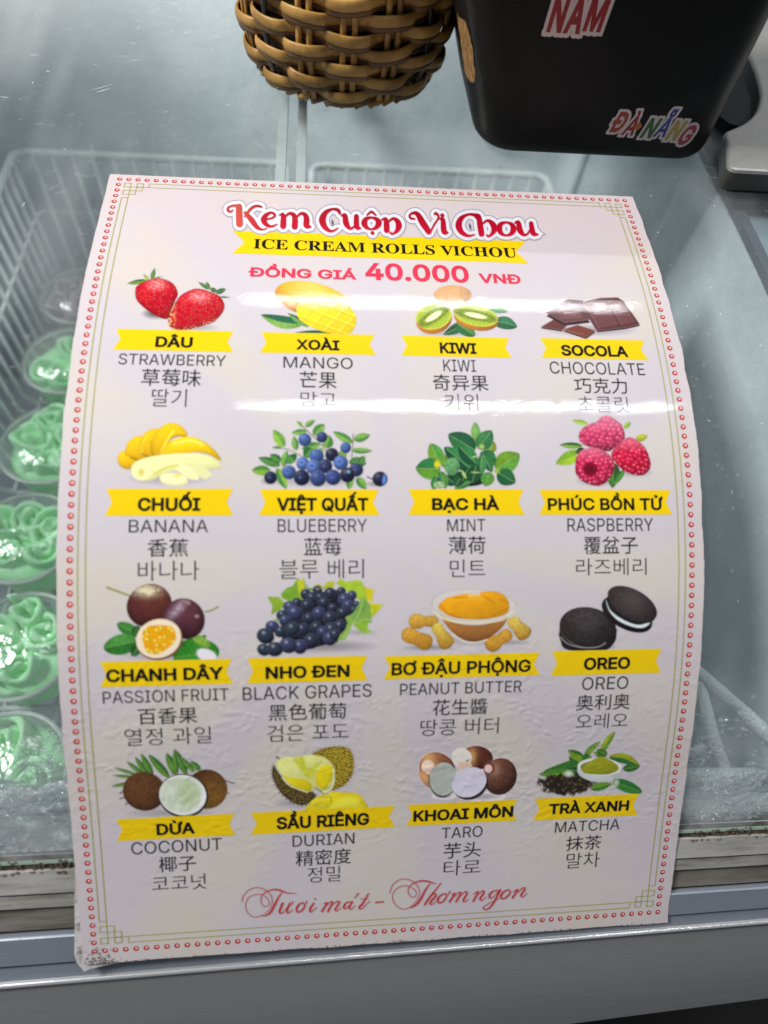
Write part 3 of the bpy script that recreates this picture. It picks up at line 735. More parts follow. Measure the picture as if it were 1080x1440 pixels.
def banana():
    a = pic('banana'); a.shadow(560, 560, 430, 70, .35)
    Y1, Y2 = (226, 184, 14), (206, 158, 14)
    for p in ([(70, 360), (95, 310), (160, 300), (240, 360), (270, 400), (200, 465), (130, 465), (80, 420)], [(140, 330), (160, 230), (230, 165), (300, 160), (330, 250), (360, 370), (280, 390), (190, 360)], [(285, 250), (300, 160), (370, 100), (470, 85), (430, 170), (430, 350), (350, 350), (300, 300)], [(400, 250), (430, 130), (520, 45), (620, 35), (700, 85), (730, 160), (620, 160), (560, 220), (480, 330), (420, 350)]):
        a.poly(p, Y1, bulge=55, dark=.6, c2=Y2)
    a.line([(480, 320), (540, 200), (600, 110)], 22, (240, 214, 70), k=.5); a.line([(310, 320), (300, 240), (350, 150)], 10, (236, 210, 70), k=.4)
    a.line([(580, 175), (640, 155), (720, 160)], 8, (130, 84, 10), k=.8); a.line([(200, 365), (270, 388)], 12, (92, 56, 8), k=.8); a.line([(300, 320), (355, 365)], 9, (110, 70, 8), k=.8); a.line([(385, 200), (390, 300), (410, 345)], 8, (150, 108, 8), k=.6)
    a.poly([(480, 330), (560, 220), (660, 170), (780, 165), (900, 215), (1000, 300), (1050, 375), (1030, 385), (930, 330), (800, 310), (650, 330)], (232, 192, 18), bulge=60, dark=.62, c2=(216, 166, 16)); a.line([(600, 230), (760, 200), (880, 240)], 26, (240, 216, 90), k=.5)
    a.poly([(200, 450), (260, 390), (420, 345), (650, 320), (850, 325), (1000, 370), (1055, 430), (1020, 465), (900, 470), (700, 440), (600, 490), (480, 530), (400, 575), (280, 575), (215, 520)], (214, 214, 150), bulge=70, dark=.78, tex=.06)
    a.line([(420, 520), (560, 450), (760, 430)], 26, (196, 184, 80), k=.5); a.flat(300, 495, 95, 80, 0, (222, 222, 160)); a.flat(295, 500, 30, 36, 0, (196, 186, 92), soft=6)
    a.poly([(610, 470), (660, 420), (740, 425), (840, 520), (840, 575), (760, 570)], (214, 214, 160), sm=False, soft=2); a.poly([(740, 420), (880, 430), (970, 520), (910, 570), (840, 540)], (206, 206, 150), sm=False, soft=2)
    a.flat(605, 580, 132, 50, 4, (204, 200, 138)); a.flat(600, 560, 132, 52, 4, (220, 220, 168)); a.flat(640, 530, 34, 15, 0, (224, 196, 80), soft=4)
    a.emit('banana_picture', OFFP)
def blueberry():
    a = pic('blueberry', 562, 3.7); a.shadow(500, 470, 420, 60, .35); a.shadow(960, 500, 90, 26, .5); a.shadow(150, 480, 70, 30, .5)
    st = (90, 112, 50)
    a.line([(600, 260), (500, 150), (400, 60)], 8, st); a.line([(440, 310), (300, 240), (180, 225)], 6, st); a.line([(780, 300), (790, 200), (792, 120)], 7, st); a.line([(250, 400), (290, 250)], 6, st)
    g, h = (104, 146, 66), (64, 116, 56)
    for q in ((270, 220, 185, 88, 40, (128, 166, 60), (90, 140, 56)), (360, 245, 340, 135, 28, g, h), (250, 225, 180, 222, 12, h), (240, 360, 72, 300, 34, h, (46, 96, 48)), (165, 400, 22, 395, 40, (112, 152, 50), (70, 118, 48)), (250, 330, 160, 275, 30, h, G2), (350, 330, 300, 285, 50, h, G2), (260, 370, 290, 245, 30, g, h), (410, 65, 362, 22, 15, g), (425, 65, 502, 14, 22, g, h), (440, 105, 322, 112, 26, g, h), (490, 130, 575, 45, 40, h, g), (560, 180, 640, 170, 50, (104, 140, 84), (86, 124, 76)), (590, 230, 610, 130, 44, g, h), (540, 200, 400, 235, 34, g, h), (480, 230, 420, 300, 46, h, G2), (790, 190, 638, 102, 32, g, h), (795, 165, 922, 128, 34, g, h), (780, 245, 938, 250, 24, g, h), (760, 330, 892, 345, 44, h, G2), (690, 250, 740, 300, 34, g), (215, 380, 285, 538, 38, (120, 158, 50), h), (770, 450, 760, 540, 30, g, h), (820, 450, 892, 540, 34, g, h), (560, 230, 530, 270, 24, g), (880, 290, 830, 350, 26, h)):
        x0, y0, x1, y1, w, c = q[:6]; a.leaf(x0, y0, x1, y1, w, c, q[6] if len(q) > 6 else None)
    B = (66, 92, 150); K = (34, 36, 62)
    for (x, y, r, c, cr) in ((425, 165, 50, B, 0), (555, 145, 42, (50, 60, 110), 0), (735, 225, 42, B, 1), (515, 290, 55, B, 0), (630, 278, 52, K, 0), (410, 345, 50, (86, 112, 170), 1), (490, 372, 56, (80, 104, 165), 1), (580, 365, 55, (46, 54, 92), 1), (698, 340, 56, (76, 104, 165), 1), (815, 392, 54, (50, 58, 96), 1), (305, 412, 54, (66, 92, 150), 1), (165, 452, 50, (34, 40, 70), 1), (402, 452, 62, (34, 40, 72), 1), (525, 458, 62, (56, 72, 124), 0), (640, 450, 60, (52, 68, 122), 1), (748, 432, 58, K, 2), (995, 462, 58, K, 3)):
        a.ball(x, y, r, r * 1.0, 0, c, dark=.3, spec=.10, tex=.14, tsc=18, hl=(-.35, -.45, .3), rim=.10)
        if cr == 1:
            ox, oy = x - r * .22, y - r * .12; a.flat(ox, oy, r * .40, r * .36, 0, tuple(int(v * 1.25) for v in c), soft=2.5); a.flat(ox, oy, r * .25, r * .22, 0, (16, 18, 40), soft=2.5); a.flat(ox, oy + 3, r * .10, r * .10, 0, (120, 130, 170), soft=2)
        if cr == 2: a.flat(x + 8, y - 26, 13, 11, 0, (110, 150, 180), soft=3)
        if cr == 3: a.flat(x + 32, y + 4, 12, 34, 8, (90, 130, 200), soft=4); a.line([(900, 445), (940, 465)], 9, (40, 34, 44))
    a.emit('blueberry_picture', OFFP)
def mint():
    a = pic('mint'); g, h, d = (104, 150, 48), (46, 112, 62), (26, 78, 50)
    a.ball(560, 560, 190, 75, 0, (34, 56, 34), dark=.4, spec=0, tex=.5, tsc=22)
    for q in ((640, 200, 628, 25, 42, (120, 166, 80), (90, 144, 72)), (620, 280, 560, 185, 50, (140, 160, 40)), (770, 320, 800, 205, 44, (140, 162, 48)), (630, 290, 375, 140, 88, h, d), (660, 280, 785, 105, 74, (62, 124, 70), (40, 100, 62)), (600, 480, 335, 262, 74, d, h), (640, 420, 470, 250, 66, d, h), (300, 420, 205, 228, 68, (110, 156, 50), (70, 132, 54)), (345, 460, 330, 330, 40, g), (300, 470, 65, 462, 92, (96, 150, 48), (40, 104, 56)), (820, 470, 1050, 330, 92, (110, 150, 44), (84, 136, 50)), (700, 300, 820, 430, 62, h, d), (690, 300, 790, 500, 50, h, d), (680, 520, 690, 330, 46, h, (60, 120, 70)), (600, 600, 640, 420, 60, d, (30, 70, 44)), (840, 500, 1010, 600, 74, (44, 104, 62), (30, 84, 50)), (770, 500, 720, 632, 60, (92, 146, 54), (70, 128, 56)), (440, 620, 350, 530, 50, d), (590, 590, 430, 660, 30, h, (70, 126, 60)), (300, 490, 350, 655, 44, (80, 134, 60), h), (270, 540, 230, 665, 42, (40, 90, 50), h), (500, 530, 440, 640, 50, d, (30, 74, 44)), (560, 470, 500, 590, 44, d)):
        a.leaf(q[0], q[1], q[2], q[3], q[4] * 1.12, tuple(int(z * .88) for z in q[5]), q[6] if len(q) > 6 else None, vein=(150, 186, 120), serr=.16, pw=.66)
    m = a.ball(410, 445, 72, 85, 10, (96, 150, 96), dark=.6, spec=0, tex=.55, tsc=14); a.flat(268, 425, 26, 34, 0, (196, 190, 30), soft=5); a.flat(690, 258, 24, 20, 0, (150, 176, 90), soft=4); a.flat(838, 486, 26, 26, 0, (130, 160, 70), soft=4)
    a.leaf(500, 480, 545, 565, 14, (170, 196, 110)); a.leaf(580, 500, 690, 505, 8, (150, 176, 110)); a.leaf(590, 365, 665, 340, 9, (150, 180, 120))
    a.ball(290, 620, 55, 34, 0, (150, 180, 130), dark=.6, spec=0, tex=.6, tsc=12)
    a.emit('mint_picture', OFFP)
def raspberry():
    a = pic('raspberry', 742); a.shadow(420, 650, 200, 55, .45); a.shadow(800, 570, 180, 50, .4)
    for q in ((350, 110, 200, 75, 26, (150, 176, 70)), (690, 150, 755, 88, 26, (140, 170, 70)), (800, 260, 915, 222, 36, (160, 166, 40)), (300, 320, 78, 308, 32, (110, 146, 50), (40, 88, 50)), (290, 380, 45, 485, 66, (140, 170, 40), (110, 150, 40)), (600, 480, 580, 718, 66, (40, 74, 40), (60, 110, 50)), (700, 540, 580, 700, 30, (60, 120, 50)), (320, 350, 230, 380, 30, (24, 40, 34))): a.leaf(q[0], q[1], q[2], q[3], q[4], q[5], q[6] if len(q) > 6 else None)
    def berry(pts, cx, cy, rot, base):
        m = a.poly(pts, base, bulge=90, dark=.42, c2=tuple(int(v * .92) for v in base)); d, bx, by, r = a.cells(46, 40, rot, .6)
        a.C *= (1 - m * np.clip((d - .36) / .2, 0, 1) * .42)[..., None]; a.C += (col((226, 90, 125)) - a.C) * (m * np.clip(1 - d / .5, 0, 1) * .20)[..., None]
        g = np.exp(-((bx - .04) ** 2 + (by + .06) ** 2) / .013); a.C += (g * m * (.06 + .7 * r ** 2))[..., None] * np.array([1, .85, .88])
        tp = m * np.clip((cy - a.Y) / 160, 0, 1); a.C += (col((214, 140, 165)) - a.C) * (tp * .45)[..., None]; return m
    berry([(262, 240), (280, 170), (360, 110), (430, 90), (480, 40), (545, 30), (610, 70), (670, 120), (700, 220), (680, 280), (600, 340), (540, 370), (420, 345), (300, 300)], 480, 210, 8, (208, 60, 104))
    a.C *= (1 - .5 * np.exp(-((a.X - 500) / 160) ** 2 - ((a.Y - 350) / 45) ** 2) * (a.A > .9))[..., None]
    berry([(570, 400), (620, 320), (700, 250), (770, 240), (880, 320), (930, 420), (945, 510), (900, 580), (820, 598), (700, 560), (620, 490)], 760, 380, 20, (204, 22, 62))
    berry([(228, 500), (250, 400), (330, 345), (430, 335), (540, 390), (600, 480), (580, 590), (500, 680), (420, 698), (300, 655), (240, 590)], 410, 470, -10, (204, 40, 86))
    m, r = a.flat(372, 540, 72, 66, 0, (120, 6, 40), soft=3); a.C *= (1 - .5 * m * (1 - np.clip(r, 0, 1)))[..., None]
    a.emit('raspberry_picture', OFFP)
def passion():
    a = pic('passion_fruit', 720, 4.1); a.shadow(560, 640, 420, 50, .35)
    a.line([(62, 65), (140, 95), (250, 135)], 15, (134, 134, 22)); a.line([(890, 272), (950, 258), (1000, 228)], 12, (130, 134, 26))
    for q in ((330, 470, 150, 370, 56, (44, 108, 44), (60, 120, 50)), (310, 520, 35, 580, 88, (40, 104, 40), (70, 132, 60)), (330, 560, 275, 645, 44, (34, 90, 40)), (640, 640, 900, 470, 40, (60, 120, 40)), (620, 660, 1010, 600, 140, (46, 120, 36), (50, 128, 44)), (290, 470, 330, 390, 40, (30, 80, 36))): a.leaf(q[0], q[1], q[2], q[3], q[4], q[5], q[6] if len(q) > 6 else None, pw=.5)
    a.flat(905, 640, 90, 52, 22, (214, 210, 216), soft=3); a.ball(860, 520, 80, 40, 30, (120, 160, 60), dark=.8, spec=0, tex=.5, tsc=14)
    a.ball(420, 220, 180, 195, 60, (104, 54, 42), dark=.30, spec=0, tex=.18, tsc=26, lx=-.1, ly=-.45, c2=(96, 46, 46))
    d, bx, by, r = a.cells(20, 18, 10, .7); g = np.exp(-((a.X - 395) / 95) ** 2 - ((a.Y - 95) / 42) ** 2); a.C += (col((216, 206, 170)) - a.C) * (np.clip(g * 1.3 * (.4 + r), 0, .9) * (a.A > .9))[..., None]
    a.ball(718, 330, 178, 165, 50, (104, 56, 66), dark=.30, spec=0, tex=.15, tsc=26, lx=-.35, ly=-.35, c2=(84, 44, 58))
    g = np.exp(-((a.X - 650 + (a.Y - 260) * .7) / 45) ** 2 - ((a.Y - 250) / 80) ** 2) * .55; a.C += (col((200, 186, 200)) - a.C) * (g * (.5 + .6 * r) * (a.A > .9))[..., None]
    for (x, y) in ((748, 198), (692, 250), (820, 310)): a.flat(x, y, 17, 13, 0, (170, 140, 150), soft=2); a.flat(x, y + 2, 10, 7, 0, (110, 70, 84), soft=2)
    a.C *= (1 - .55 * np.exp(-((a.X - 690) / 60) ** 2 - ((a.Y - 480) / 90) ** 2) * (a.A > .9))[..., None]
    a.ball(505, 505, 200, 172, -18, (150, 84, 60), dark=.5, spec=0, tex=.12); m, r = a.flat(498, 498, 192, 162, -18, (226, 208, 180), tex=.05)
    p = [(360, 460), (400, 400), (470, 385), (600, 395), (640, 450), (635, 520), (560, 590), (480, 630), (400, 610), (370, 540)]
    m = a.poly(p, (214, 164, 16), tex=.25, tsc=30, soft=2); d, bx, by, r = a.cells(44, 34, 30, .6)
    a.C += (col((236, 226, 110)) - a.C) * (m * np.clip((.34 - d) * 5, 0, 1) * (r > .35) * .85)[..., None]; a.C += (col((222, 128, 14)) - a.C) * (m * (d > .42) * .5)[..., None]
    a.C += (col((120, 96, 20)) - a.C) * (m * np.clip((.18 - d) * 9, 0, 1) * (r < .3))[..., None]
    a.emit('passion_fruit_picture', OFFP)
def grape():
    a = pic('grape', 682, 3.9); a.shadow(560, 560, 480, 60, .5); a.shadow(860, 450, 150, 26, .3)
    def vine(pts, c, c2): a.poly(pts, c, sm=False, tex=.2, tsc=30, c2=c2)
    vine([(225, 145), (275, 95), (320, 80), (360, 15), (385, 40), (410, 10), (430, 90), (400, 200), (300, 205), (240, 180)], (120, 152, 50), (104, 150, 44)); vine([(120, 165), (210, 165), (260, 215), (240, 260), (150, 310), (160, 240)], (134, 160, 50), (112, 150, 48)); a.poly([(355, 40), (410, 20), (420, 120), (380, 180)], (172, 180, 40), sm=False)
    vine([(670, 60), (700, 15), (740, 45), (840, 30), (870, 40), (900, 90), (970, 110), (960, 200), (860, 200), (740, 110)], (158, 180, 50), (140, 172, 50)); vine([(490, 75), (540, 60), (560, 90), (600, 45), (660, 40), (650, 90), (500, 110)], (176, 176, 40), (140, 160, 40)); vine([(900, 90), (965, 105), (960, 200), (920, 200)], (196, 176, 24), (190, 180, 40)); vine([(930, 210), (1050, 230), (990, 300), (950, 330), (940, 260)], (188, 184, 34), (160, 180, 40)); vine([(430, 60), (450, 100), (500, 90), (520, 120), (440, 120)], G2, G1)
    a.poly([(170, 350), (205, 335), (210, 370)], (110, 150, 50), sm=False)
    pts = [(520, 115, 42), (620, 140, 52), (710, 125, 40), (795, 155, 42), (425, 145, 46), (475, 175, 52), (540, 170, 40), (355, 215, 44), (735, 190, 58), (830, 225, 30), (435, 235, 52), (570, 215, 50), (640, 255, 40), (300, 250, 52), (765, 235, 50), (810, 270, 34), (340, 300, 64), (240, 315, 46), (530, 300, 58), (450, 340, 52), (620, 335, 60), (720, 295, 50), (260, 355, 46), (700, 400, 55), (160, 405, 52), (510, 410, 52), (400, 430, 60), (630, 430, 66), (320, 425, 60), (225, 445, 46), (105, 480, 66), (560, 450, 50), (470, 520, 66), (620, 500, 60), (380, 565, 62), (285, 555, 66), (90, 590, 50), (180, 585, 62), (660, 470, 50)]
    a.poly([(420, 180), (640, 110), (790, 160), (820, 260), (740, 420), (690, 520), (540, 560), (420, 590), (260, 560), (230, 380), (300, 260)], (24, 22, 34))
    rr = random.Random(5)
    for i, (x, y, r) in enumerate(pts):
        tl = x < 350; c = (52, 56, 78) if not tl else (50, 62, 78)
        if rr.random() < .3: c = (64, 68, 104)
        a.ball(x, y, r * (1.1 if tl else .95), r * .95, rr.uniform(-30, 30), c, dark=.12, spec=.38, hl=(-.22, -.38, .16), rim=.10, lx=-.3, ly=-.6)
    vine([(740, 330), (800, 300), (870, 190), (890, 170), (940, 230), (955, 370), (860, 395), (800, 385), (790, 420), (740, 510), (680, 520), (700, 470), (740, 430), (760, 380)], (104, 146, 66), (130, 164, 78)); vine([(810, 390), (930, 340), (920, 420), (960, 440), (900, 462), (840, 430)], (120, 160, 50), (140, 176, 60))
    a.line([(885, 180), (850, 300), (800, 385), (720, 500)], 5, (170, 196, 110)); a.line([(800, 385), (900, 350), (945, 350)], 4, (160, 190, 100)); a.line([(800, 385), (770, 330)], 4, (160, 190, 100)); a.line([(520, 110), (550, 95), (580, 110)], 6, (140, 130, 110))
    a.emit('grape_picture', OFFP)
def peanut():
    a = pic('peanut_butter', 567, 3.7); a.shadow(600, 440, 260, 40, .3); a.shadow(250, 490, 220, 26, .5); a.shadow(860, 450, 190, 26, .35)
    def nut(x0, y0, x1, y1, r0, r1, c=(206, 164, 66)):
        L = math.hypot(x1 - x0, y1 - y0); ax, ay = (x1 - x0) / L, (y1 - y0) / L; px, py = -ay, ax; P = []
        for t, w in ((-.42, 0), (-.28, .75), (0, 1), (.3, .92), (.5, .86), (.7, .93)): P.append((t, w * r0 if t < .5 else w * r1))
        P += [(1, r1), (1.22, r1 * .75), (1.34, 0)]
        up = [(x0 + ax * L * t + px * w, y0 + ay * L * t + py * w) for t, w in P]; dn = [(x0 + ax * L * t - px * w, y0 + ay * L * t - py * w) for t, w in P[1:-1]][::-1]
        m = a.poly(up + dn, c, bulge=42, dark=.55, tex=.28, tsc=16, c2=(186, 132, 40)); d, bx, by, r = a.cells(16, 13, math.degrees(math.atan2(ay, ax)), .5); a.C *= (1 - .20 * m * np.clip((d - .3) * 4, 0, 1))[..., None]
    nut(160, 290, 290, 290, 58, 44); nut(330, 350, 395, 455, 48, 62, (212, 190, 84)); nut(110, 395, 240, 450, 60, 62, (200, 150, 56)); nut(905, 300, 985, 385, 50, 62, (214, 190, 90)); nut(740, 465, 850, 395, 60, 50, (206, 158, 60))
    u, v = a.loc(605, 170, 325, 125, 3); r = np.hypot(u, v); a.put(np.clip((1.0 - r) * 20, 0, 1) * .35, col((210, 206, 196)))
    a.poly([(345, 240), (450, 300), (620, 320), (780, 290), (860, 250), (820, 330), (740, 400), (660, 440), (560, 440), (470, 400), (400, 330)], (176, 120, 54), bulge=60, dark=.6, tex=.1, c2=(134, 84, 48)); a.line([(440, 385), (520, 440), (610, 452), (700, 430)], 11, (206, 200, 178)); a.line([(300, 215), (400, 280), (600, 300), (800, 280), (900, 220)], 14, (222, 206, 158), k=.75)
    a.poly([(330, 175), (390, 115), (460, 95), (540, 80), (640, 85), (660, 65), (780, 65), (850, 110), (870, 160), (850, 230), (720, 270), (560, 275), (430, 255), (350, 210)], (216, 150, 22), tex=.12, tsc=60, bulge=30, dark=.8)
    for p in ([(680, 100), (760, 155)], [(340, 160), (400, 230), (500, 265)], [(740, 250), (860, 190)], [(450, 110), (550, 110)], [(800, 120), (860, 150)]): a.line(p, 9, (176, 104, 14), k=.7, sm=False)
    a.line([(560, 95), (640, 92)], 16, (226, 190, 110), k=.8); a.line([(420, 150), (560, 120), (680, 130)], 10, (230, 176, 50), k=.5)
    m = np.clip(1 - np.abs(r - 1) * 45, 0, 1); a.put(m * .65, col((150, 160, 140))); u, v = a.loc(605, 176, 330, 130, 3); m = np.clip(1 - np.abs(np.hypot(u, v) - 1) * 60, 0, 1) * (a.Y > 180); a.put(m * .7, col((232, 228, 210)))
    a.emit('peanut_butter_picture', OFFP)
def cookie():
    a = pic('cookie', 709); a.shadow(340, 640, 300, 60, .5)
    K = (44, 36, 38)
    a.ball(350, 500, 274, 200, 10, K, dark=.35, spec=.0); a.flat(350, 462, 268, 188, 10, (168, 162, 160)); a.ball(350, 455, 272, 192, 10, (50, 42, 42), dark=.55, spec=.03, tex=.35, tsc=18, hl=(0, -.2, .5))
    a.poly([(80, 500), (150, 590), (300, 645), (500, 600), (620, 470), (600, 560), (520, 668), (160, 668), (85, 570)], (30, 26, 30)); a.line([(90, 545), (160, 610), (300, 645), (440, 640), (520, 600)], 6, (176, 170, 172), k=.8)
    u, v = a.loc(330, 420, 272, 192, 10); r = np.hypot(u, v); ang = np.arctan2(v, u); g = (np.exp(-((r - .72) / .04) ** 2) + np.exp(-((r - .42) / .04) ** 2) + np.exp(-((r - .57) / .08) ** 2) * (np.sin(ang * 12) > .2)) * (a.A > .9); a.C *= (1 + .35 * g * np.where(v < 0, 1, -.7))[..., None]
    a.ball(720, 330, 262, 140, 28, (34, 30, 34), dark=.4, spec=0)
    a.poly([(525, 195), (560, 290), (680, 380), (820, 430), (935, 410), (880, 455), (780, 450), (640, 390), (560, 310), (530, 240)], (206, 214, 214), soft=2); a.poly([(525, 200), (600, 300), (740, 390), (900, 410), (980, 380), (940, 320), (700, 220), (560, 160)], (30, 26, 30))
    a.ball(770, 232, 258, 138, 29, (58, 44, 44), dark=.5, spec=.04, tex=.4, tsc=20, hl=(0, -.1, .6), lx=-.1)
    a.emit('cookie_picture', OFFP)
def coconut():
    a = pic('coconut', 625, 3.9); a.shadow(500, 560, 400, 40, .3)
    for q in ((260, 260, 60, 195, 14), (260, 280, 45, 255, 14), (200, 320, 40, 345, 16), (300, 260, 160, 145, 20), (330, 260, 228, 110, 24), (370, 260, 275, 85, 28), (500, 275, 335, 92, 34), (560, 260, 478, 80, 36), (640, 250, 540, 48, 34), (700, 230, 590, 110, 22), (750, 215, 668, 145, 26), (560, 250, 540, 60, 24)): a.leaf(*q, (84, 128, 52), (50, 98, 44), pw=.6)
    for (p, q) in (((900, 290), (1020, 320)), ((140, 380), (105, 402)), ((150, 430), (105, 445)), ((180, 470), (150, 490)), ((950, 400), (975, 400))): a.line([p, q], 9, (70, 46, 34), taper=True)
    a.ball(300, 385, 172, 155, 14, (112, 72, 42), dark=.35, spec=0, tex=.45, tsc=14, lx=-.2, ly=-.3); a.ball(800, 368, 165, 158, 0, (120, 78, 40), dark=.35, spec=0, tex=.4, tsc=14, lx=.4, ly=.1, c2=(132, 96, 34))
    f = np.clip(np.abs(((a.X * .5 + a.Y + 20 * fb(a.X, a.Y, 60)) / 17) % 1 - .5) * 2, 0, 1); dk = (np.hypot(a.X - 300, a.Y - 385) < 165) | (np.hypot(a.X - 810, a.Y - 368) < 150); a.C *= (1 - .3 * f * dk * (a.A > .9))[..., None]
    a.ball(612, 420, 200, 175, 8, (52, 50, 40), dark=.5, spec=0); a.flat(608, 415, 188, 160, 8, (222, 226, 222)); m, r = a.flat(590, 415, 162, 142, 8, (196, 206, 184), tex=.14, tsc=60, soft=4); a.flat(655, 395, 92, 104, 0, (180, 194, 158), soft=14, tex=.1)
    for p in ([(450, 350), (480, 420), (470, 480)], [(500, 330), (530, 400), (520, 470)], [(560, 320), (560, 380)]): a.line(p, 6, (226, 230, 214), k=.5)
    a.emit('coconut_picture', OFFP)
def durian():
    a = pic('durian', 709); a.shadow(330, 600, 260, 50, .35)
    def spiky(pts, c, sx, rot, lx, ly):
        m = a.poly(pts, c, bulge=90, dark=.45, lx=lx, ly=ly); d, bx, by, r = a.cells(sx, sx * .95, rot, .4); a.C *= (1 - m * np.clip((d - .22) / .3, 0, 1) * .72)[..., None]; a.C += (col((226, 214, 96)) - a.C) * (m * np.clip((.24 - d) * 5, 0, 1) * .5)[..., None]
        p = smooth_closed(pts, 3); cx, cy = p.mean(0)
        for i in range(0, len(p)):
            x, y = p[i]; k = 1 + 14 / max(30, math.hypot(x - cx, y - cy)); a.line([(x, y), (cx + (x - cx) * k, cy + (y - cy) * k)], 9, tuple(int(q * .8) for q in c), sm=False, k=.8)
    spiky([(470, 135), (560, 90), (680, 65), (800, 80), (850, 150), (860, 260), (830, 360), (760, 440), (640, 480), (600, 400), (640, 250), (560, 170)], (186, 158, 44), 26, 20, .2, -.3)
    spiky([(100, 250), (85, 330), (120, 430), (190, 530), (290, 600), (400, 620), (500, 540), (430, 480), (260, 440), (150, 320)], (100, 78, 42), 24, 35, -.1, -.4)
    a.line([(130, 165), (180, 200)], 22, (132, 116, 50)); a.poly([(125, 235), (180, 170), (300, 160), (480, 145), (600, 180), (670, 260), (675, 380), (620, 500), (560, 515), (500, 460), (420, 500), (280, 440), (180, 340)], (210, 210, 130), bulge=40, dark=.8, tex=.1)
    a.poly([(195, 330), (260, 360), (400, 380), (460, 430), (440, 490), (330, 470), (240, 410)], (214, 196, 24), bulge=30, dark=.8); a.poly([(500, 400), (510, 300), (590, 240), (650, 260), (660, 350), (610, 440), (570, 470), (520, 440)], (218, 200, 22), bulge=50, dark=.75)
    a.poly([(290, 190), (380, 165), (420, 260), (500, 230), (560, 200), (500, 300), (470, 370), (400, 350), (330, 250)], (196, 200, 66), tex=.2, tsc=30, soft=5); a.line([(570, 500), (640, 470), (672, 380), (668, 280)], 16, (214, 216, 170)); a.line([(500, 460), (545, 490), (570, 510)], 9, (120, 120, 60)); a.line([(180, 360), (260, 440), (420, 500)], 14, (206, 206, 160), k=.8)
    a.poly([(410, 680), (440, 600), (520, 540), (600, 520), (650, 590), (650, 680)], (214, 198, 40), bulge=50, dark=.8, tex=.12); a.poly([(620, 510), (760, 500), (900, 515), (960, 580), (985, 680), (640, 680)], (218, 200, 26), bulge=60, dark=.78); a.poly([(640, 620), (740, 560), (860, 545), (950, 620), (960, 680), (640, 680)], (226, 212, 60), bulge=60, dark=.82)
    a.line([(640, 540), (648, 600)], 10, (130, 116, 40), k=.8)
    a.emit('durian_picture', OFFP)
def taro():
    a = pic('taro', 641); a.shadow(700, 540, 230, 50, .5); a.shadow(330, 540, 120, 30, .5)
    def bulb(cx, cy, rx, ry, rot, c):
        m = a.ball(cx, cy, rx, ry, rot, c, dark=.28, spec=.05, tex=.35, tsc=20, hl=(-.3, -.2, .3)); u, v = a.loc(cx - rx * .4, cy - ry * .1, rx, ry, rot); r = np.hypot(u, v); f = np.abs((r * 8 + 1.6 * fb(a.X, a.Y, 50)) % 1 - .5) * 2; a.C *= (1.15 - .75 * m * f ** 1.5)[..., None]
    bulb(270, 280, 180, 155, 30, (148, 92, 62)); a.C += (col((206, 160, 100)) - a.C) * (np.exp(-((a.X - 180) / 70) ** 2 - ((a.Y - 190) / 90) ** 2) * .7 * (a.A > .9))[..., None]
    a.ball(180, 262, 62, 70, 0, (214, 186, 168), dark=.8, spec=0); a.poly([(90, 320), (110, 380), (190, 460), (200, 380), (140, 300)], (178, 130, 90), bulge=30)
    bulb(650, 170, 150, 112, 8, (112, 56, 42)); a.C += (col((198, 150, 84)) - a.C) * (np.exp(-((a.X - 600) / 36) ** 2 - ((a.Y - 160) / 80) ** 2) * .8 * (a.A > .9))[..., None]
    a.flat(505, 170, 92, 88, 20, (206, 200, 190), tex=.06); a.poly([(470, 225), (560, 215), (600, 250), (500, 290)], (200, 170, 150)); a.line([(545, 205), (570, 195)], 14, (110, 100, 90))
    bulb(865, 350, 160, 178, 20, (118, 74, 58)); a.C += (col((190, 146, 118)) - a.C) * (np.exp(-((a.X - 800) / 60) ** 2 - ((a.Y - 270) / 60) ** 2) * .5 * (a.A > .9))[..., None]
    a.flat(760, 270, 54, 56, 0, (126, 50, 44)); a.flat(755, 276, 36, 40, 0, (220, 190, 184)); 
    a.ball(325, 385, 135, 165, 6, (70, 52, 44), dark=.4, spec=0); a.flat(328, 375, 132, 158, 6, (168, 174, 166), tex=.1, tsc=50)
    a.ball(585, 425, 172, 142, -28, (64, 44, 40), dark=.35, spec=0); a.flat(572, 405, 170, 136, -28, (204, 198, 214), tex=.05, tsc=50); 
    a.emit('taro_picture', OFFP)
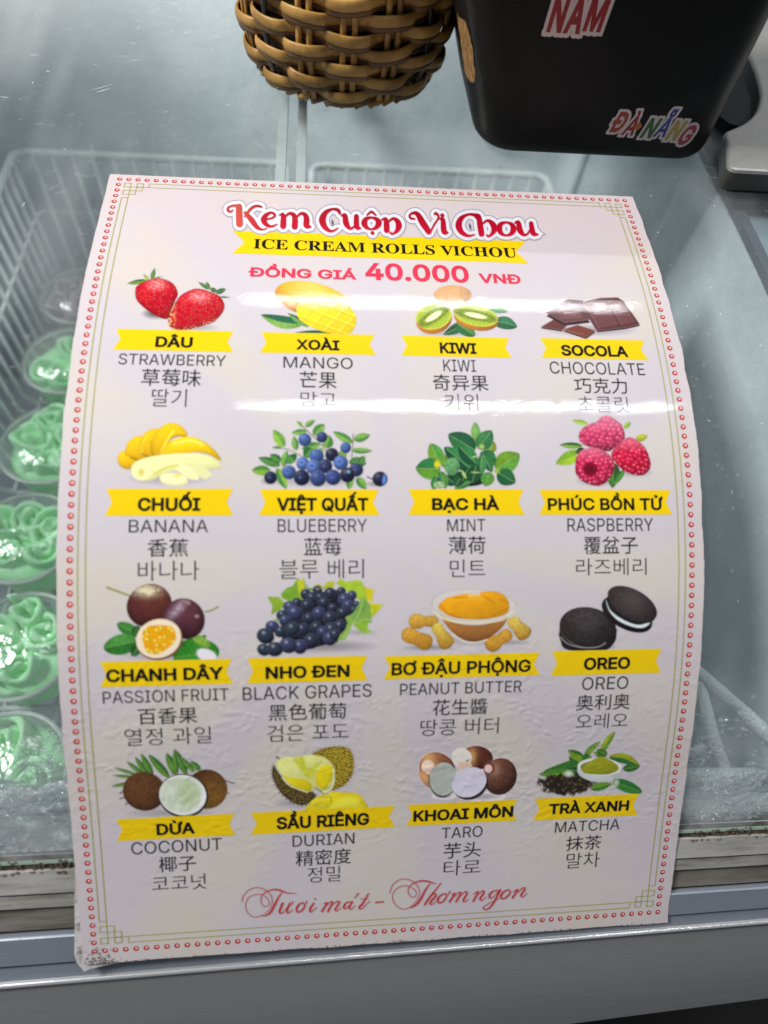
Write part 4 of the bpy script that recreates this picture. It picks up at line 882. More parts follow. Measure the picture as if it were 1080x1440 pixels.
def matcha():
    a = pic('matcha'); a.shadow(620, 520, 300, 40, .25); a.shadow(300, 600, 250, 20, .25)
    g = (108, 142, 34); h = (48, 100, 40)
    for q in ((640, 230, 775, 25, 34, (140, 156, 24), (90, 130, 40), -8), (480, 280, 640, 120, 30, (84, 130, 56), (110, 140, 40), -16), (620, 230, 600, 260, 50, h, g, 0), (700, 250, 600, 200, 40, h, (60, 110, 40), 0), (480, 280, 330, 205, 40, g, h, 0), (480, 300, 90, 420, 80, (96, 140, 50), (50, 104, 40), -40), (400, 400, 55, 430, 44, (90, 136, 40), (70, 120, 40), -10), (470, 330, 340, 260, 60, h, g, 0), (720, 265, 1015, 358, 50, (140, 150, 34), (46, 98, 44), -28), (850, 380, 1010, 355, 40, h, (40, 90, 40), 0), (500, 420, 340, 380, 40, h, G3, 0), (540, 250, 470, 330, 50, g, h, 0), (440, 380, 420, 460, 36, h, G3, 0)): a.leaf(*q[:5], q[5], q[6], bend=q[7], pw=.6)
    d, bx, by, r = a.cells(19, 17, 25, .9); rg = np.clip(1.15 - np.hypot((a.X - 310) / 235, (a.Y - 525) / 92) + (fb(a.X, a.Y, 30) - .5) * .7, 0, 1) * 6; m = np.clip(rg, 0, 1) * (r > .12)
    a.put(np.clip(rg - .3, 0, 1), col((34, 27, 23))); a.put(m * np.clip((.62 - d) * 8, 0, 1), col((50, 40, 32)) * (0.5 + 1.6 * r[..., None] ** 3)); a.C += (col((110, 100, 50)) - a.C) * (m * (r > .88) * .5)[..., None]
    a.leaf(540, 570, 745, 520, 40, (90, 140, 40), (60, 116, 36)); a.leaf(755, 495, 1030, 602, 58, (40, 106, 44), (50, 120, 48), pw=.5); a.flat(785, 515, 22, 34, 20, (180, 196, 170), soft=6)
    a.ball(625, 395, 210, 108, 2, (206, 212, 208), dark=.75, spec=0, lx=-.1, ly=-.3); a.flat(628, 360, 208, 84, 2, (214, 218, 214)); a.flat(628, 368, 182, 66, 2, (120, 122, 60)); a.poly([(455, 380), (520, 320), (600, 275), (650, 262), (720, 290), (800, 350), (790, 400), (700, 425), (560, 430), (480, 415)], (144, 148, 30), tex=.1, tsc=30, bulge=50, dark=.85)
    a.flat(335, 425, 34, 26, 0, (206, 212, 200), soft=6)
    a.emit('matcha_picture', OFFP)
for fn in (strawberry, mango, kiwi, chocolate, banana, blueberry, mint, raspberry, passion, grape, peanut, cookie, coconut, durian, taro, matcha): fn()

# ---- script lettering drawn as strokes of changing width
def strokes_field(a, strokes, dx=0, dy=0):
    """distance to the nearest stroke edge (negative inside), strokes are lists of (x, y, width)"""
    D = np.full(a.X.shape, 99.0)
    for st in strokes:
        p = smooth_open(st, 6)
        for i in range(len(p) - 1):
            (x0, y0, w0), (x1, y1, w1) = p[i], p[i + 1]; pad = max(w0, w1) / 2 + 28
            i0, i1 = np.searchsorted(a.Y[:, 0], [min(y0, y1) + dy - pad, max(y0, y1) + dy + pad]); j0, j1 = np.searchsorted(a.X[0], [min(x0, x1) + dx - pad, max(x0, x1) + dx + pad])
            if i1 <= i0 or j1 <= j0: continue
            X = a.X[i0:i1, j0:j1] - dx; Y = a.Y[i0:i1, j0:j1] - dy; ex, ey = x1 - x0, y1 - y0; t = np.clip(((X - x0) * ex + (Y - y0) * ey) / (ex * ex + ey * ey + 1e-9), 0, 1)
            d = np.hypot(X - x0 - t * ex, Y - y0 - t * ey) - (w0 + (w1 - w0) * t) / 2; D[i0:i1, j0:j1] = np.minimum(D[i0:i1, j0:j1], d)
    return D
TA = [[(200, 92, 34), (203, 195, 38)], [(205, 88, 18), (170, 84, 11), (138, 94, 10), (132, 112, 13), (148, 122, 10), (162, 112, 6)], [(336, 92, 9), (305, 86, 12), (270, 105, 14), (236, 150, 9)], [(238, 128, 16), (275, 170, 30), (308, 214, 22), (342, 230, 8), (368, 222, 4)],
      [(345, 172, 8), (400, 160, 9), (418, 142, 12), (396, 127, 11), (365, 142, 22), (350, 170, 32), (365, 198, 22), (395, 211, 12), (430, 198, 5)],
      [(448, 142, 8), (466, 136, 14), (470, 160, 30), (468, 208, 34)], [(474, 158, 9), (505, 132, 13), (532, 142, 24), (540, 168, 31), (538, 212, 33)], [(546, 158, 9), (576, 132, 13), (602, 142, 24), (610, 168, 31), (610, 205, 31), (636, 214, 6)],
      [(812, 132, 12), (800, 112, 18), (765, 106, 12), (725, 128, 26), (706, 170, 38), (722, 215, 28), (760, 240, 13), (800, 222, 5)],
      [(822, 146, 8), (842, 145, 24), (850, 190, 32), (872, 222, 16), (898, 212, 9), (914, 178, 8)], [(912, 150, 26), (915, 212, 28), (938, 222, 5)],
      [(1003, 156, 9), (972, 165, 22), (960, 190, 33), (974, 216, 20), (1003, 228, 9), (1034, 216, 22), (1048, 190, 33), (1033, 166, 20), (1003, 156, 9)], [(978, 142, 7), (1003, 122, 12), (1030, 143, 7)], [(1010, 250, 19), (1011, 251, 19)]]
TB = [[(30, 128, 8), (52, 122, 18), (58, 150, 30), (60, 190, 32)], [(66, 142, 9), (98, 120, 14), (124, 135, 26), (133, 165, 34), (120, 196, 20), (92, 214, 8), (82, 204, 9)],
      [(228, 122, 7), (206, 118, 11), (198, 102, 10), (214, 87, 12), (245, 92, 24), (276, 142, 36), (315, 200, 30)], [(322, 208, 7), (346, 160, 9), (374, 112, 10), (358, 88, 14), (348, 96, 5)], [(382, 122, 8), (400, 128, 24), (408, 198, 30), (432, 204, 5)], [(396, 100, 21), (397, 101, 21)],
      [(606, 118, 12), (590, 98, 16), (550, 96, 12), (510, 120, 26), (496, 160, 36), (512, 200, 28), (552, 224, 14), (592, 218, 5)], [(600, 96, 14), (618, 110, 26), (626, 160, 32), (635, 212, 32)], [(642, 150, 9), (672, 132, 14), (700, 150, 28), (713, 180, 34), (700, 210, 18), (676, 229, 8), (668, 220, 8)],
      [(786, 142, 9), (754, 152, 22), (742, 180, 33), (756, 210, 20), (786, 222, 9), (816, 210, 22), (829, 182, 33), (816, 154, 20), (786, 142, 9)], [(838, 146, 8), (858, 145, 24), (868, 190, 32), (892, 219, 15), (918, 208, 9), (934, 176, 8)], [(936, 150, 24), (948, 208, 28), (978, 216, 5)]]
def title():
    a = Art(TITLE_MAP, 2090, 330, 2.6); D = np.minimum(strokes_field(a, TA), strokes_field(a, TB, 1036.8, 43.2)) - 2.2; E = strokes_field(a, [[(2000, 225, 30), (2030, 250, 20), (2055, 258, 4)]])
    halo = np.minimum(D - 20, E + 2); a.put(np.clip((3.2 - halo) / 2.4 + .5, 0, 1), np.array([.10, .10, .14])); a.put(np.clip(-halo / 2.4 + .5, 0, 1), np.array([.72, .71, .76]))
    y = np.clip((a.Y - (70 + a.X * .035)) / 150, 0, 1)[..., None]; c = col((146, 6, 28)) * (1 - y) + col((178, 16, 44)) * y
    k = np.exp(-((a.X - 200) / 85) ** 2)[..., None] * .55; c = c * (1 - k) + col((196, 92, 70)) * k
    sh = strokes_field(a, TA, 5, 6); sh = np.minimum(sh, strokes_field(a, TB, 1041.8, 49.2)); a.put(np.clip(-sh / 4 + .5, 0, 1) * .35, np.array([.3, .25, .3]))
    a.put(np.clip(-D / 2.4 + .5, 0, 1), c); a.flat(768, 188, 6, 19, -8, (60, 60, 84), soft=1.5); a.flat(1603, 212, 6, 20, -14, (60, 60, 84), soft=1.5)
    a.emit('title_lettering', .00016, label='red shop name lettering on a white outlined cloud')
title()
SC = [[(95, 175, 4), (110, 130, 3.5), (150, 95, 3), (200, 84, 3), (250, 100, 3), (285, 135, 3), (295, 180, 3), (275, 230, 3), (230, 266, 3), (170, 277, 3), (128, 240, 3), (120, 190, 3), (145, 145, 3), (200, 128, 3), (245, 140, 3), (272, 170, 3), (270, 200, 3), (240, 207, 3), (222, 180, 4), (225, 140, 5), (260, 110, 7), (310, 97, 9), (350, 103, 9), (400, 121, 6), (450, 122, 2.5)], [(362, 112, 5), (336, 150, 10), (310, 200, 15), (285, 245, 14), (255, 268, 7), (230, 272, 3)],
      [(350, 200, 4), (366, 186, 9), (350, 222, 14), (344, 248, 12), (365, 250, 5), (405, 202, 5)], [(412, 186, 10), (394, 232, 13), (400, 252, 7), (428, 232, 3.5)], [(430, 178, 8), (425, 193, 5), (412, 200, 3)], [(500, 184, 6), (474, 194, 10), (456, 224, 14), (464, 246, 8), (490, 236, 10), (510, 206, 9), (500, 184, 6)], [(522, 176, 8), (516, 193, 4)],
      [(568, 188, 10), (545, 228, 14), (552, 245, 6), (588, 214, 3)], [(577, 158, 9), (579, 159, 9)], [(636, 192, 3.5), (657, 185, 9), (624, 240, 13)], [(638, 218, 3.5), (678, 180, 6), (692, 186, 10), (664, 240, 13)], [(676, 214, 3.5), (718, 178, 6), (738, 184, 10), (712, 226, 12), (724, 237, 5), (748, 218, 3)],
      [(818, 180, 5), (790, 182, 8), (768, 207, 13), (775, 224, 7), (802, 205, 4), (824, 178, 9), (804, 214, 12), (815, 227, 5), (842, 204, 3)], [(862, 124, 9), (840, 152, 4)], [(930, 124, 7), (892, 190, 13), (870, 214, 12), (886, 223, 5), (938, 174, 3)], [(880, 160, 4), (926, 159, 4)], [(980, 182, 9), (1026, 178, 9)]]
SD = [[(132, 165, 4), (150, 115, 3.5), (190, 82, 3), (240, 74, 3), (290, 95, 3), (322, 135, 3), (326, 180, 3), (300, 230, 3), (255, 266, 3), (210, 271, 3), (163, 235, 3), (150, 185, 3), (175, 140, 3), (225, 119, 3), (275, 130, 3), (306, 160, 3), (300, 190, 3), (275, 192, 3), (254, 165, 4), (258, 130, 5), (290, 102, 7), (340, 87, 9), (385, 91, 9), (432, 105, 5)], [(398, 104, 5), (366, 150, 11), (340, 200, 15), (310, 240, 13), (280, 260, 6), (262, 262, 3)],
      [(468, 102, 6), (440, 140, 8), (400, 190, 12), (364, 242, 13)], [(382, 208, 3.5), (424, 174, 7), (436, 185, 11), (400, 228, 13), (410, 243, 5), (436, 222, 3)], [(498, 170, 6), (468, 184, 10), (448, 212, 14), (458, 233, 8), (485, 221, 10), (507, 190, 9), (498, 170, 6)], [(529, 158, 8), (514, 180, 4)],
      [(540, 180, 3.5), (561, 170, 9), (528, 224, 13)], [(543, 204, 3.5), (588, 164, 6), (599, 172, 10), (570, 224, 12)], [(588, 198, 3.5), (624, 161, 6), (643, 168, 10), (618, 214, 12), (630, 224, 5), (650, 208, 3)], [(686, 174, 3.5), (716, 160, 9), (684, 220, 13)], [(698, 194, 3.5), (742, 154, 7), (753, 165, 11), (728, 205, 12), (742, 214, 5), (768, 193, 3)],
      [(852, 150, 5), (816, 155, 8), (790, 180, 13), (796, 201, 7), (826, 184, 4), (862, 145, 9), (835, 200, 12), (800, 255, 11), (770, 276, 8), (748, 264, 6), (790, 234, 3.5), (852, 204, 3)], [(917, 145, 6), (886, 158, 10), (866, 185, 14), (875, 205, 8), (902, 194, 10), (927, 165, 9), (917, 145, 6)], [(946, 160, 3.5), (976, 145, 9), (944, 197, 13)], [(960, 174, 3.5), (1012, 134, 7), (1023, 145, 11), (999, 180, 12), (1012, 192, 5), (1038, 168, 3)]]
for nm, sc in (('sloganC', SC), ('sloganD', SD)):
    a = Art(MAPS[nm], 1080, 300, 2.9); D = strokes_field(a, sc); thin = strokes_field(a, [s_ for s_ in sc if max(q[2] for q in s_) > 4]); a.put(np.clip(-(D - 1.0) / 2.6 + .62, 0, 1) * .95, col((172, 28, 30))); a.emit('slogan_lettering', .0001, thr=.06)
# ------------------------------------------------------------------ backing board that shows past the peeling bottom left corner
def backing():
    m = Mat('backing_board', (.62, .61, .60, 1), rough=.55); v = m.coord('Object')
    n = m.noise(160, 6, .7, v); n2 = m.noise(40, 4, .6, v)
    c = m.mix(m.ramp(n, [(.50, 0.0), (.62, 1.0)]), (.62, .61, .60, 1), (.20, .17, .14, 1)); c = m.mix(m.ramp(n2, [(.5, 0.0), (.6, .8)]), c, (.5, .47, .43, 1)); m.to(c, 'Base Color'); m.to(m.bump(n, .6, .001), 'Normal')
    ns, nu = 80, 24; rr = np.random.RandomState(4)
    ss = np.linspace(-.7, 87.6, ns); jag = np.convolve(rr.randn(ns + 8), np.ones(3) / 3, 'same')[4:-4]
    uL = -1.12 - .95 * np.clip((ss - 74) / 12.5, 0, 1) ** .8 + jag * .05 * (ss > 73); uR = np.full(ns, 60.0)
    uL[-1] += .9; uL[-2] += .25
    bt = np.where(ss > 86, 1.0, 0.0)
    rings = []
    t = np.linspace(0, 1, nu) ** 1.6
    U = uL[:, None] + (uR - uL)[:, None] * t[None]; V = np.repeat(ss[:, None], nu, 1)
    V[-1] = 87.55 - 1.35 * np.clip(t * 7, 0, 1) ** .6; V[-2] = np.minimum(V[-2], V[-1] - .3)
    a = sheet(U, V, -.0013); b = sheet(U, V, -.0021); N = ns * nu; I = lambda i, j: i * nu + j; f = []
    for i in range(ns - 1):
        for j in range(nu - 1): f.append((I(i, j), I(i + 1, j), I(i + 1, j + 1), I(i, j + 1))); f.append((N + I(i, j), N + I(i, j + 1), N + I(i + 1, j + 1), N + I(i + 1, j)))
        f.append((I(i, 0), N + I(i, 0), N + I(i + 1, 0), I(i + 1, 0))); f.append((I(i, nu - 1), I(i + 1, nu - 1), N + I(i + 1, nu - 1), N + I(i, nu - 1)))
    for j in range(nu - 1): f.append((I(0, j), I(0, j + 1), N + I(0, j + 1), N + I(0, j))); f.append((I(ns - 1, j), N + I(ns - 1, j), N + I(ns - 1, j + 1), I(ns - 1, j + 1)))
    o = link('backing_board', mesh(np.concatenate([a.reshape(-1, 3), b.reshape(-1, 3)]), f), m.m, menu); o['label'] = 'pale dirty backing board peeling out at the bottom left corner'; sharp(o, 50)
    # grime flakes caught along the bottom edge of the print
    g = MB(); r = random.Random(9)
    for k in range(300):
        if r.random() < .30: u = r.gauss(.6, .8); s = 86.4 - abs(r.gauss(0, .9))
        else: u = r.uniform(0, 60); s = 86.44 - abs(r.gauss(0, .09))
        rad = r.uniform(.02, .055) * (1.9 if u < 2.0 else 1); n = 7; st = r.uniform(.9, 1.8) if u < 2 else r.uniform(1, 4)
        c = [sheet(u, s, .00032)]; rg = [sheet(u + st * rad * r.uniform(.6, 1.1) * math.cos(q * 6.283 / n), s + rad * r.uniform(.5, 1.1) * math.sin(q * 6.283 / n), .00014) for q in range(n)]
        g.add(c + rg, [(0, 1 + (q + 1) % n, 1 + q) for q in range(n)])
    gm = Mat('grime', (.13, .11, .095, 1), rough=.8).m
    link('grime_specks', g.me(), gm, menu, kind='stuff')
backing()

# ------------------------------------------------------------------ glass lid that the menu lies on
G_OFF = -.0023
gl = thing('glass_lid', 'curved scratched glass lid of the ice cream freezer, wet with condensation along its lower edge', 'glass lid', (0.05, .25, 1.06))
def schlick(n, L, f0=.035):
    """reflectance of clear pane faces, the same from both sides"""
    lw = n.new('ShaderNodeLayerWeight'); lw.inputs[0].default_value = .5
    p = n.new('ShaderNodeMath'); p.operation = 'POWER'; p.inputs[1].default_value = 5; L(lw.outputs['Facing'], p.inputs[0])
    q = n.new('ShaderNodeMath'); q.operation = 'MULTIPLY_ADD'; q.inputs[1].default_value = .96; q.inputs[2].default_value = f0; L(p.outputs[0], q.inputs[0]); return q.outputs[0]
def make_glass():
    m = bpy.data.materials.new('lid_glass'); m.use_nodes = True; t = m.node_tree; n = t.nodes; n.remove(n['Principled BSDF']); L = t.links.new
    out = n['Material Output']; tr = n.new('ShaderNodeBsdfTransparent'); tr.inputs[0].default_value = (.96, .98, .975, 1)
    gs = n.new('ShaderNodeBsdfGlossy'); gs.inputs['Roughness'].default_value = .03; gs.inputs['Color'].default_value = (1, 1, 1, 1)
    fr = schlick(n, L); mx = n.new('ShaderNodeMixShader'); L(fr, mx.inputs[0]); L(tr.outputs[0], mx.inputs[1]); L(gs.outputs[0], mx.inputs[2])
    df = n.new('ShaderNodeBsdfDiffuse'); df.inputs['Color'].default_value = (.66, .68, .69, 1)
    tc = n.new('ShaderNodeTexCoord')
    def noise(sc, det, rough=.6, scale=(1, 1, 1), rot=0):
        mp = n.new('ShaderNodeMapping'); mp.inputs['Scale'].default_value = scale; mp.inputs['Rotation'].default_value = (0, 0, rot); L(tc.outputs['Object'], mp.inputs[0])
        q = n.new('ShaderNodeTexNoise'); q.inputs['Scale'].default_value = sc; q.inputs['Detail'].default_value = det; q.inputs['Roughness'].default_value = rough; L(mp.outputs[0], q.inputs['Vector']); return q.outputs['Fac']
    def ramp(f, st):
        r = n.new('ShaderNodeValToRGB'); e = r.color_ramp.elements
        while len(e) < len(st): e.new(.5)
        for i, (p, c) in enumerate(st): e[i].position = p; e[i].color = (c, c, c, 1)
        L(f, r.inputs[0]); return r.outputs[0]
    def mth(op, a, b):
        q = n.new('ShaderNodeMath'); q.operation = op
        for s_, v in ((q.inputs[0], a), (q.inputs[1], b)):
            if isinstance(v, (int, float)): s_.default_value = v
            else: L(v, s_)
        return q.outputs[0]
    film = ramp(noise(7, 5, .6), [(.3, .015), (.7, .05)])
    wipe = ramp(noise(9, 2, .5, (3.2, .5, 1), .5), [(.48, 0), (.66, .07)])
    dust = ramp(noise(260, 4, .7), [(.62, 0), (.74, .22)])
    sp = n.new('ShaderNodeSeparateXYZ'); L(tc.outputs['Object'], sp.inputs[0])
    back = ramp(mth('ADD', sp.outputs['Y'], mth('MULTIPLY', noise(60, 5, .7), .06)), [(.47, 0), (.60, .10)])
    wetm = ramp(sp.outputs['Y'], [(.0, 1), (.035, .9), (.072, .5), (.10, 0)]); wet = mth('MULTIPLY', wetm, ramp(noise(55, 5, .65), [(.42, .03), (.58, .22)]))
    nx = mth('MULTIPLY', mth('SUBTRACT', -.13, sp.outputs['X']), 5.0); ny = mth('MULTIPLY', mth('SUBTRACT', sp.outputs['Y'], .47), 6.0)
    cl = n.new('ShaderNodeClamp'); L(mth('MULTIPLY', mth('MAXIMUM', nx, 0.0), mth('MAXIMUM', ny, 0.0)), cl.inputs[0]); back = mth('ADD', back, mth('MULTIPLY', cl.outputs[0], .5))
    fac = mth('ADD', mth('ADD', film, wipe), mth('ADD', mth('ADD', dust, back), wet))
    m2 = n.new('ShaderNodeMixShader'); L(fac, m2.inputs[0]); L(mx.outputs[0], m2.inputs[1]); L(df.outputs[0], m2.inputs[2]); L(m2.outputs[0], out.inputs[0])
    b = n.new('ShaderNodeBump'); b.inputs['Strength'].default_value = .35; b.inputs['Distance'].default_value = .0008; L(mth('MULTIPLY', wetm, noise(300, 3, .6)), b.inputs['Height']); L(b.outputs[0], gs.inputs['Normal'])
    return m
M_glass = make_glass()
S_END = 75.4
def pane():
    ss = np.concatenate([np.linspace(-112, -6, 12), np.linspace(-4, S_END, 60)]); us = np.linspace(-95, 155, 6)
    rings = []
    mb = MB(); a = []; b = []
    U, V = np.meshgrid(us, ss); A = lid(U, V, G_OFF); B = lid(U, V, G_OFF - .004)
    ns, nu = U.shape; N = ns * nu; I = lambda i, j: i * nu + j; f = []
    for i in range(ns - 1):
        for j in range(nu - 1): f.append((I(i, j), I(i + 1, j), I(i + 1, j + 1), I(i, j + 1))); f.append((N + I(i, j), N + I(i, j + 1), N + I(i + 1, j + 1), N + I(i + 1, j)))
        f.append((I(i, 0), N + I(i, 0), N + I(i + 1, 0), I(i + 1, 0))); f.append((I(i, nu - 1), I(i + 1, nu - 1), N + I(i + 1, nu - 1), N + I(i, nu - 1)))
    for j in range(nu - 1): f.append((I(0, j), I(0, j + 1), N + I(0, j + 1), N + I(0, j)))
    return sharp(link('glass_pane', mesh(np.concatenate([A.reshape(-1, 3), B.reshape(-1, 3)]), f), M_glass, gl), 40)
pane()
def strip(mb, prof, x0=-.52, x1=.80, nx=2):
    """extrude a (Y, Z) cross-section along X"""
    xs = [x0 + (x1 - x0) * i / nx for i in range(nx + 1)]
    rings = [[(x,) + tuple((q[0], q[1]) if len(q) == 2 else W3(x, q[0], q[1])) for q in prof] for x in xs]
    return mb.loft(rings)
def W3(x, w, h):
    """rail coordinates: w down the slope, h off it; the lower rails run a little askew to the glass edge"""
    w2 = w - .0103 * max(0, w / .0692) ** 1.4 * (x + .156) / .394; q = E0 + DD * w2 + NN * h; return float(q[0]), float(q[1])
E0 = np.array([.0322, .9362]); DD = np.array([-.7337, -.6794]); NN = np.array([-.6794, .7337])
def W2(w, h): q = E0 + DD * w + NN * h; return (float(q[0]), float(q[1]))
def lidp(s, off): q = lid(0.0, s, off); return float(q[..., 1]), float(q[..., 2])
M_edge = Mat('glass_edge_green', (.30, .42, .34, 1), rough=.2).m
mb = MB(); strip(mb, [lidp(S_END, G_OFF + .0001), lidp(S_END + .33, G_OFF + .0001), lidp(S_END + .33, G_OFF - .0042), lidp(S_END, G_OFF - .0042)]); link('glass_edge', mb.me(), M_edge, gl, smooth=False)
def scratches():
    g = MB(); r = random.Random(21)
    L = []
    for k in range(85): L.append((r.uniform(-.30, .02) if r.random() < .75 else r.uniform(.1, .35), r.gauss(.50, .07), r.uniform(.001, .008), r.gauss(0.3, .5)))
    for k in range(30): L.append((r.uniform(-.24, -.05), r.uniform(.545, .60), r.uniform(.002, .012), r.gauss(0.1, .35)))
    L += [(-.135, .444, .018, .62), (-.133, .441, .012, .6), (-.128, .482, .010, .1), (-.12, .478, .016, .35), (.238, .392, .016, -.35), (.24, .380, .013, -.25)]
    for k in range(40): L.append((r.uniform(.16, .3), r.uniform(.10, .36), r.uniform(.0008, .003), r.uniform(0, 3)))
    for (x, y, ln, a) in L:
        dx, dy = math.cos(a) * ln / 2, math.sin(a) * ln / 2; w = r.uniform(.00008, .00022); nx, ny = -math.sin(a) * w, math.cos(a) * w
        q = [(x - dx, y - dy), (x + nx, y + ny), (x + dx, y + dy), (x - nx, y - ny)]; g.add([(a_, b_, glass_z(b_) + .00012) for a_, b_ in q], [(0, 3, 2, 1)])
    link('scratches', g.me(), Mat('scratch', (.75, .80, .82, 1), rough=.5).m, gl, kind='stuff', smooth=False)
scratches()
M_water = bpy.data.materials.new('water_drop'); M_water.use_nodes = True
def thin_clear(m, tint=(.93, .96, .95, 1), haze=.12, rough=.06, fr_ior=1.5, hazec=(.8, .85, .83, 1), bump=.5, f0=.035):
    t = m.node_tree; n = t.nodes; n.remove(n['Principled BSDF']); L = t.links.new; tr = n.new('ShaderNodeBsdfTransparent'); tr.inputs[0].default_value = tint; gs = n.new('ShaderNodeBsdfGlossy'); gs.inputs['Roughness'].default_value = rough
    fr = schlick(n, L, f0); mx = n.new('ShaderNodeMixShader'); L(fr, mx.inputs[0]); L(tr.outputs[0], mx.inputs[1]); L(gs.outputs[0], mx.inputs[2]); df = n.new('ShaderNodeBsdfDiffuse'); df.inputs[0].default_value = hazec
    nz = n.new('ShaderNodeTexNoise'); nz.inputs['Scale'].default_value = 90; tc = n.new('ShaderNodeTexCoord'); L(tc.outputs['Object'], nz.inputs['Vector']); b = n.new('ShaderNodeBump'); b.inputs['Strength'].default_value = bump; b.inputs['Distance'].default_value = .003; L(nz.outputs['Fac'], b.inputs['Height']); L(b.outputs[0], gs.inputs['Normal'])
    m2 = n.new('ShaderNodeMixShader'); m2.inputs[0].default_value = haze; L(mx.outputs[0], m2.inputs[1]); L(df.outputs[0], m2.inputs[2]); L(m2.outputs[0], n['Material Output'].inputs[0])
thin_clear(M_water, tint=(.93, .96, .97, 1), haze=.20, rough=.05, hazec=(.85, .9, .92, 1), bump=.8, f0=.10)
def condensation():
    """drops hanging under the cold lower end of the lid"""
    g = MB(); r = random.Random(5)
    sm = lambda a, b: fb(np.array([[a]]), np.array([[b]]), 3.0)[0, 0]
    n = 0
    while n < 5600:
        if r.random() < .72: u = r.uniform(-12, -.3)
        else: u = r.uniform(58.5, 74)
        s = S_END - .6 - abs(r.gauss(0, 5.0))
        if s < 60: continue
        dens = sm(u * 1.3, s * 1.3)
        if r.random() > (dens - .33) * 4: continue
        n += 1; rad = r.uniform(.07, .19) * (2.0 if r.random() < .14 else 1); k = 7; el = r.uniform(.8, 2.1); ph = r.uniform(-.5, .5)
        def pt(q, fr, h):
            a = q * 6.283 / k; ex = math.cos(a) * rad * fr * el * (1 + .25 * math.sin(3 * a + ph * 9)); ey = math.sin(a) * rad * fr; return lid(u + ex * math.cos(ph) - ey * math.sin(ph), s + ex * math.sin(ph) + ey * math.cos(ph), G_OFF - .0038 - h)
        v = [pt(q, 1, 0) for q in range(k)] + [pt(q, .68, rad * P_ * .55) for q in range(k)] + [lid(u, s, G_OFF - .0038 - rad * P_ * .80)]
        f = [(q, k + q, k + (q + 1) % k, (q + 1) % k) for q in range(k)] + [(k + q, 2 * k, k + (q + 1) % k) for q in range(k)]
        g.add(v, f)
    link('condensation_drops', g.me(), M_water, gl, kind='stuff')
condensation()

# ------------------------------------------------------------------ freezer: front rails, body, liner
fz = thing('display_freezer', 'grey display freezer with dirty aluminium front rails and a pale frosted interior', 'freezer', (0.1, .3, 0))
def alu(name, base, rough, dirt, dcol=(.10, .085, .065, 1), streak=True, metal=.0, thr=.55):
    m = Mat(name, base, rough=rough, metal=metal); v = m.coord('Object', (.12 if streak else 1, 1, 1)); n = m.noise(170, 6, .68, v); n2 = m.noise(30, 5, .6, m.coord('Object', (.6, 2, 2)))
    n3 = m.noise(700, 3, .7)
    c = m.mix(m.ramp(n, [(thr - .06, 0.0), (thr + .12, dirt)]), base, dcol); c = m.mix(m.ramp(n2, [(.40, 0.0), (.70, dirt * .8)]), c, tuple(.5 * (a + b) for a, b in zip(base, dcol))); c = m.mix(m.ramp(n3, [(.66, 0.0), (.72, dirt)]), c, dcol)
    m.to(c, 'Base Color'); m.to(m.bump(n, .25 + dirt * .4, .0006), 'Normal'); return m.m
M_r1 = alu('rail_painted', (.40, .39, .37, 1), .5, .6, thr=.52); M_r2 = alu('rail_dull', (.33, .325, .30, 1), .55, .8, thr=.5); M_r3 = alu('rail_grey', (.20, .19, .17, 1), .6, .9, thr=.48)
M_blue = alu('rail_bluish', (.26, .29, .34, 1), .32, .12, metal=.3, thr=.62); M_lip = alu('rail_bright', (.62, .63, .65, 1), .22, .05, metal=.6, thr=.7); M_face = alu('front_panel_paint', (.27, .27, .27, 1), .36, .05, thr=.7, metal=.5)
M_dark = alu('gap_dark', (.02, .018, .015, 1), .8, .2, (.09, .06, .03, 1)); M_rust = alu('grime_rust', (.018, .013, .009, 1), .9, .7, (.10, .065, .035, 1), streak=False, thr=.5)
def rail(name, prof, mat): mb = MB(); strip(mb, [(q[0], q[1], 0) for q in prof]); return link(name, mb.me(), mat, fz, smooth=False)
rail('seal_groove', [(.0016, -.0026), (.0062, -.0024), (.0062, -.006), (.0016, -.006)], M_rust)
rail('rail_ledge', [(.0064, -.0008), (.0182, -.0004), (.0184, -.0040), (.0184, -.010), (.0064, -.010)], M_r1)
rail('rail_trim', [(.0200, -.0012), (.0264, -.0010), (.0266, -.010), (.0200, -.010)], M_r2)
rail('rail_channel', [(.0274, -.0030), (.0400, -.0026), (.0400, -.010), (.0274, -.010)], M_r3)
rail('rail_gap', [(.0010, -.0102), (.0720, -.0102), (.0720, -.013), (.0010, -.013)], M_dark)
rail('rail_band', [(.0424, -.0012), (.0430, -.0004), (.0578, -.0006), (.0586, -.0016), (.0586, -.010), (.0424, -.010)], M_blue)
rail('rail_step', [(.0600, -.0022), (.0672, -.0020), (.0672, -.010), (.0600, -.010)], M_blue)
def lip():
    mb = MB(); pr = []
    for k in range(9):
        a = math.radians(180 * k / 8); pr.append((.0692 - .0016 * math.cos(a), -.0014 + .0016 * math.sin(a), 0))
    pr += [(.0708, -.010, 0), (.0676, -.010, 0)]; strip(mb, pr); return link('bright_lip', mb.me(), M_lip, fz)
sharp(lip(), 50)
# sloping front panel below the lip, then the undercut
pr = [(.0710, -.0020, 0)]
for k in range(1, 9): t = k / 8; pr.append((.0710 + .0640 * t, -.0020 + .0016 * math.sin(t * math.pi) + .0012 * t, 0))
pr += [(.1362, -.0060, 0), (.1310, -.0200, 0), (.0900, -.0500, 0), (.0730, -.0400, 0)]
mb = MB(); strip(mb, pr); sharp(link('front_panel', mb.me(), M_face, fz), 30)
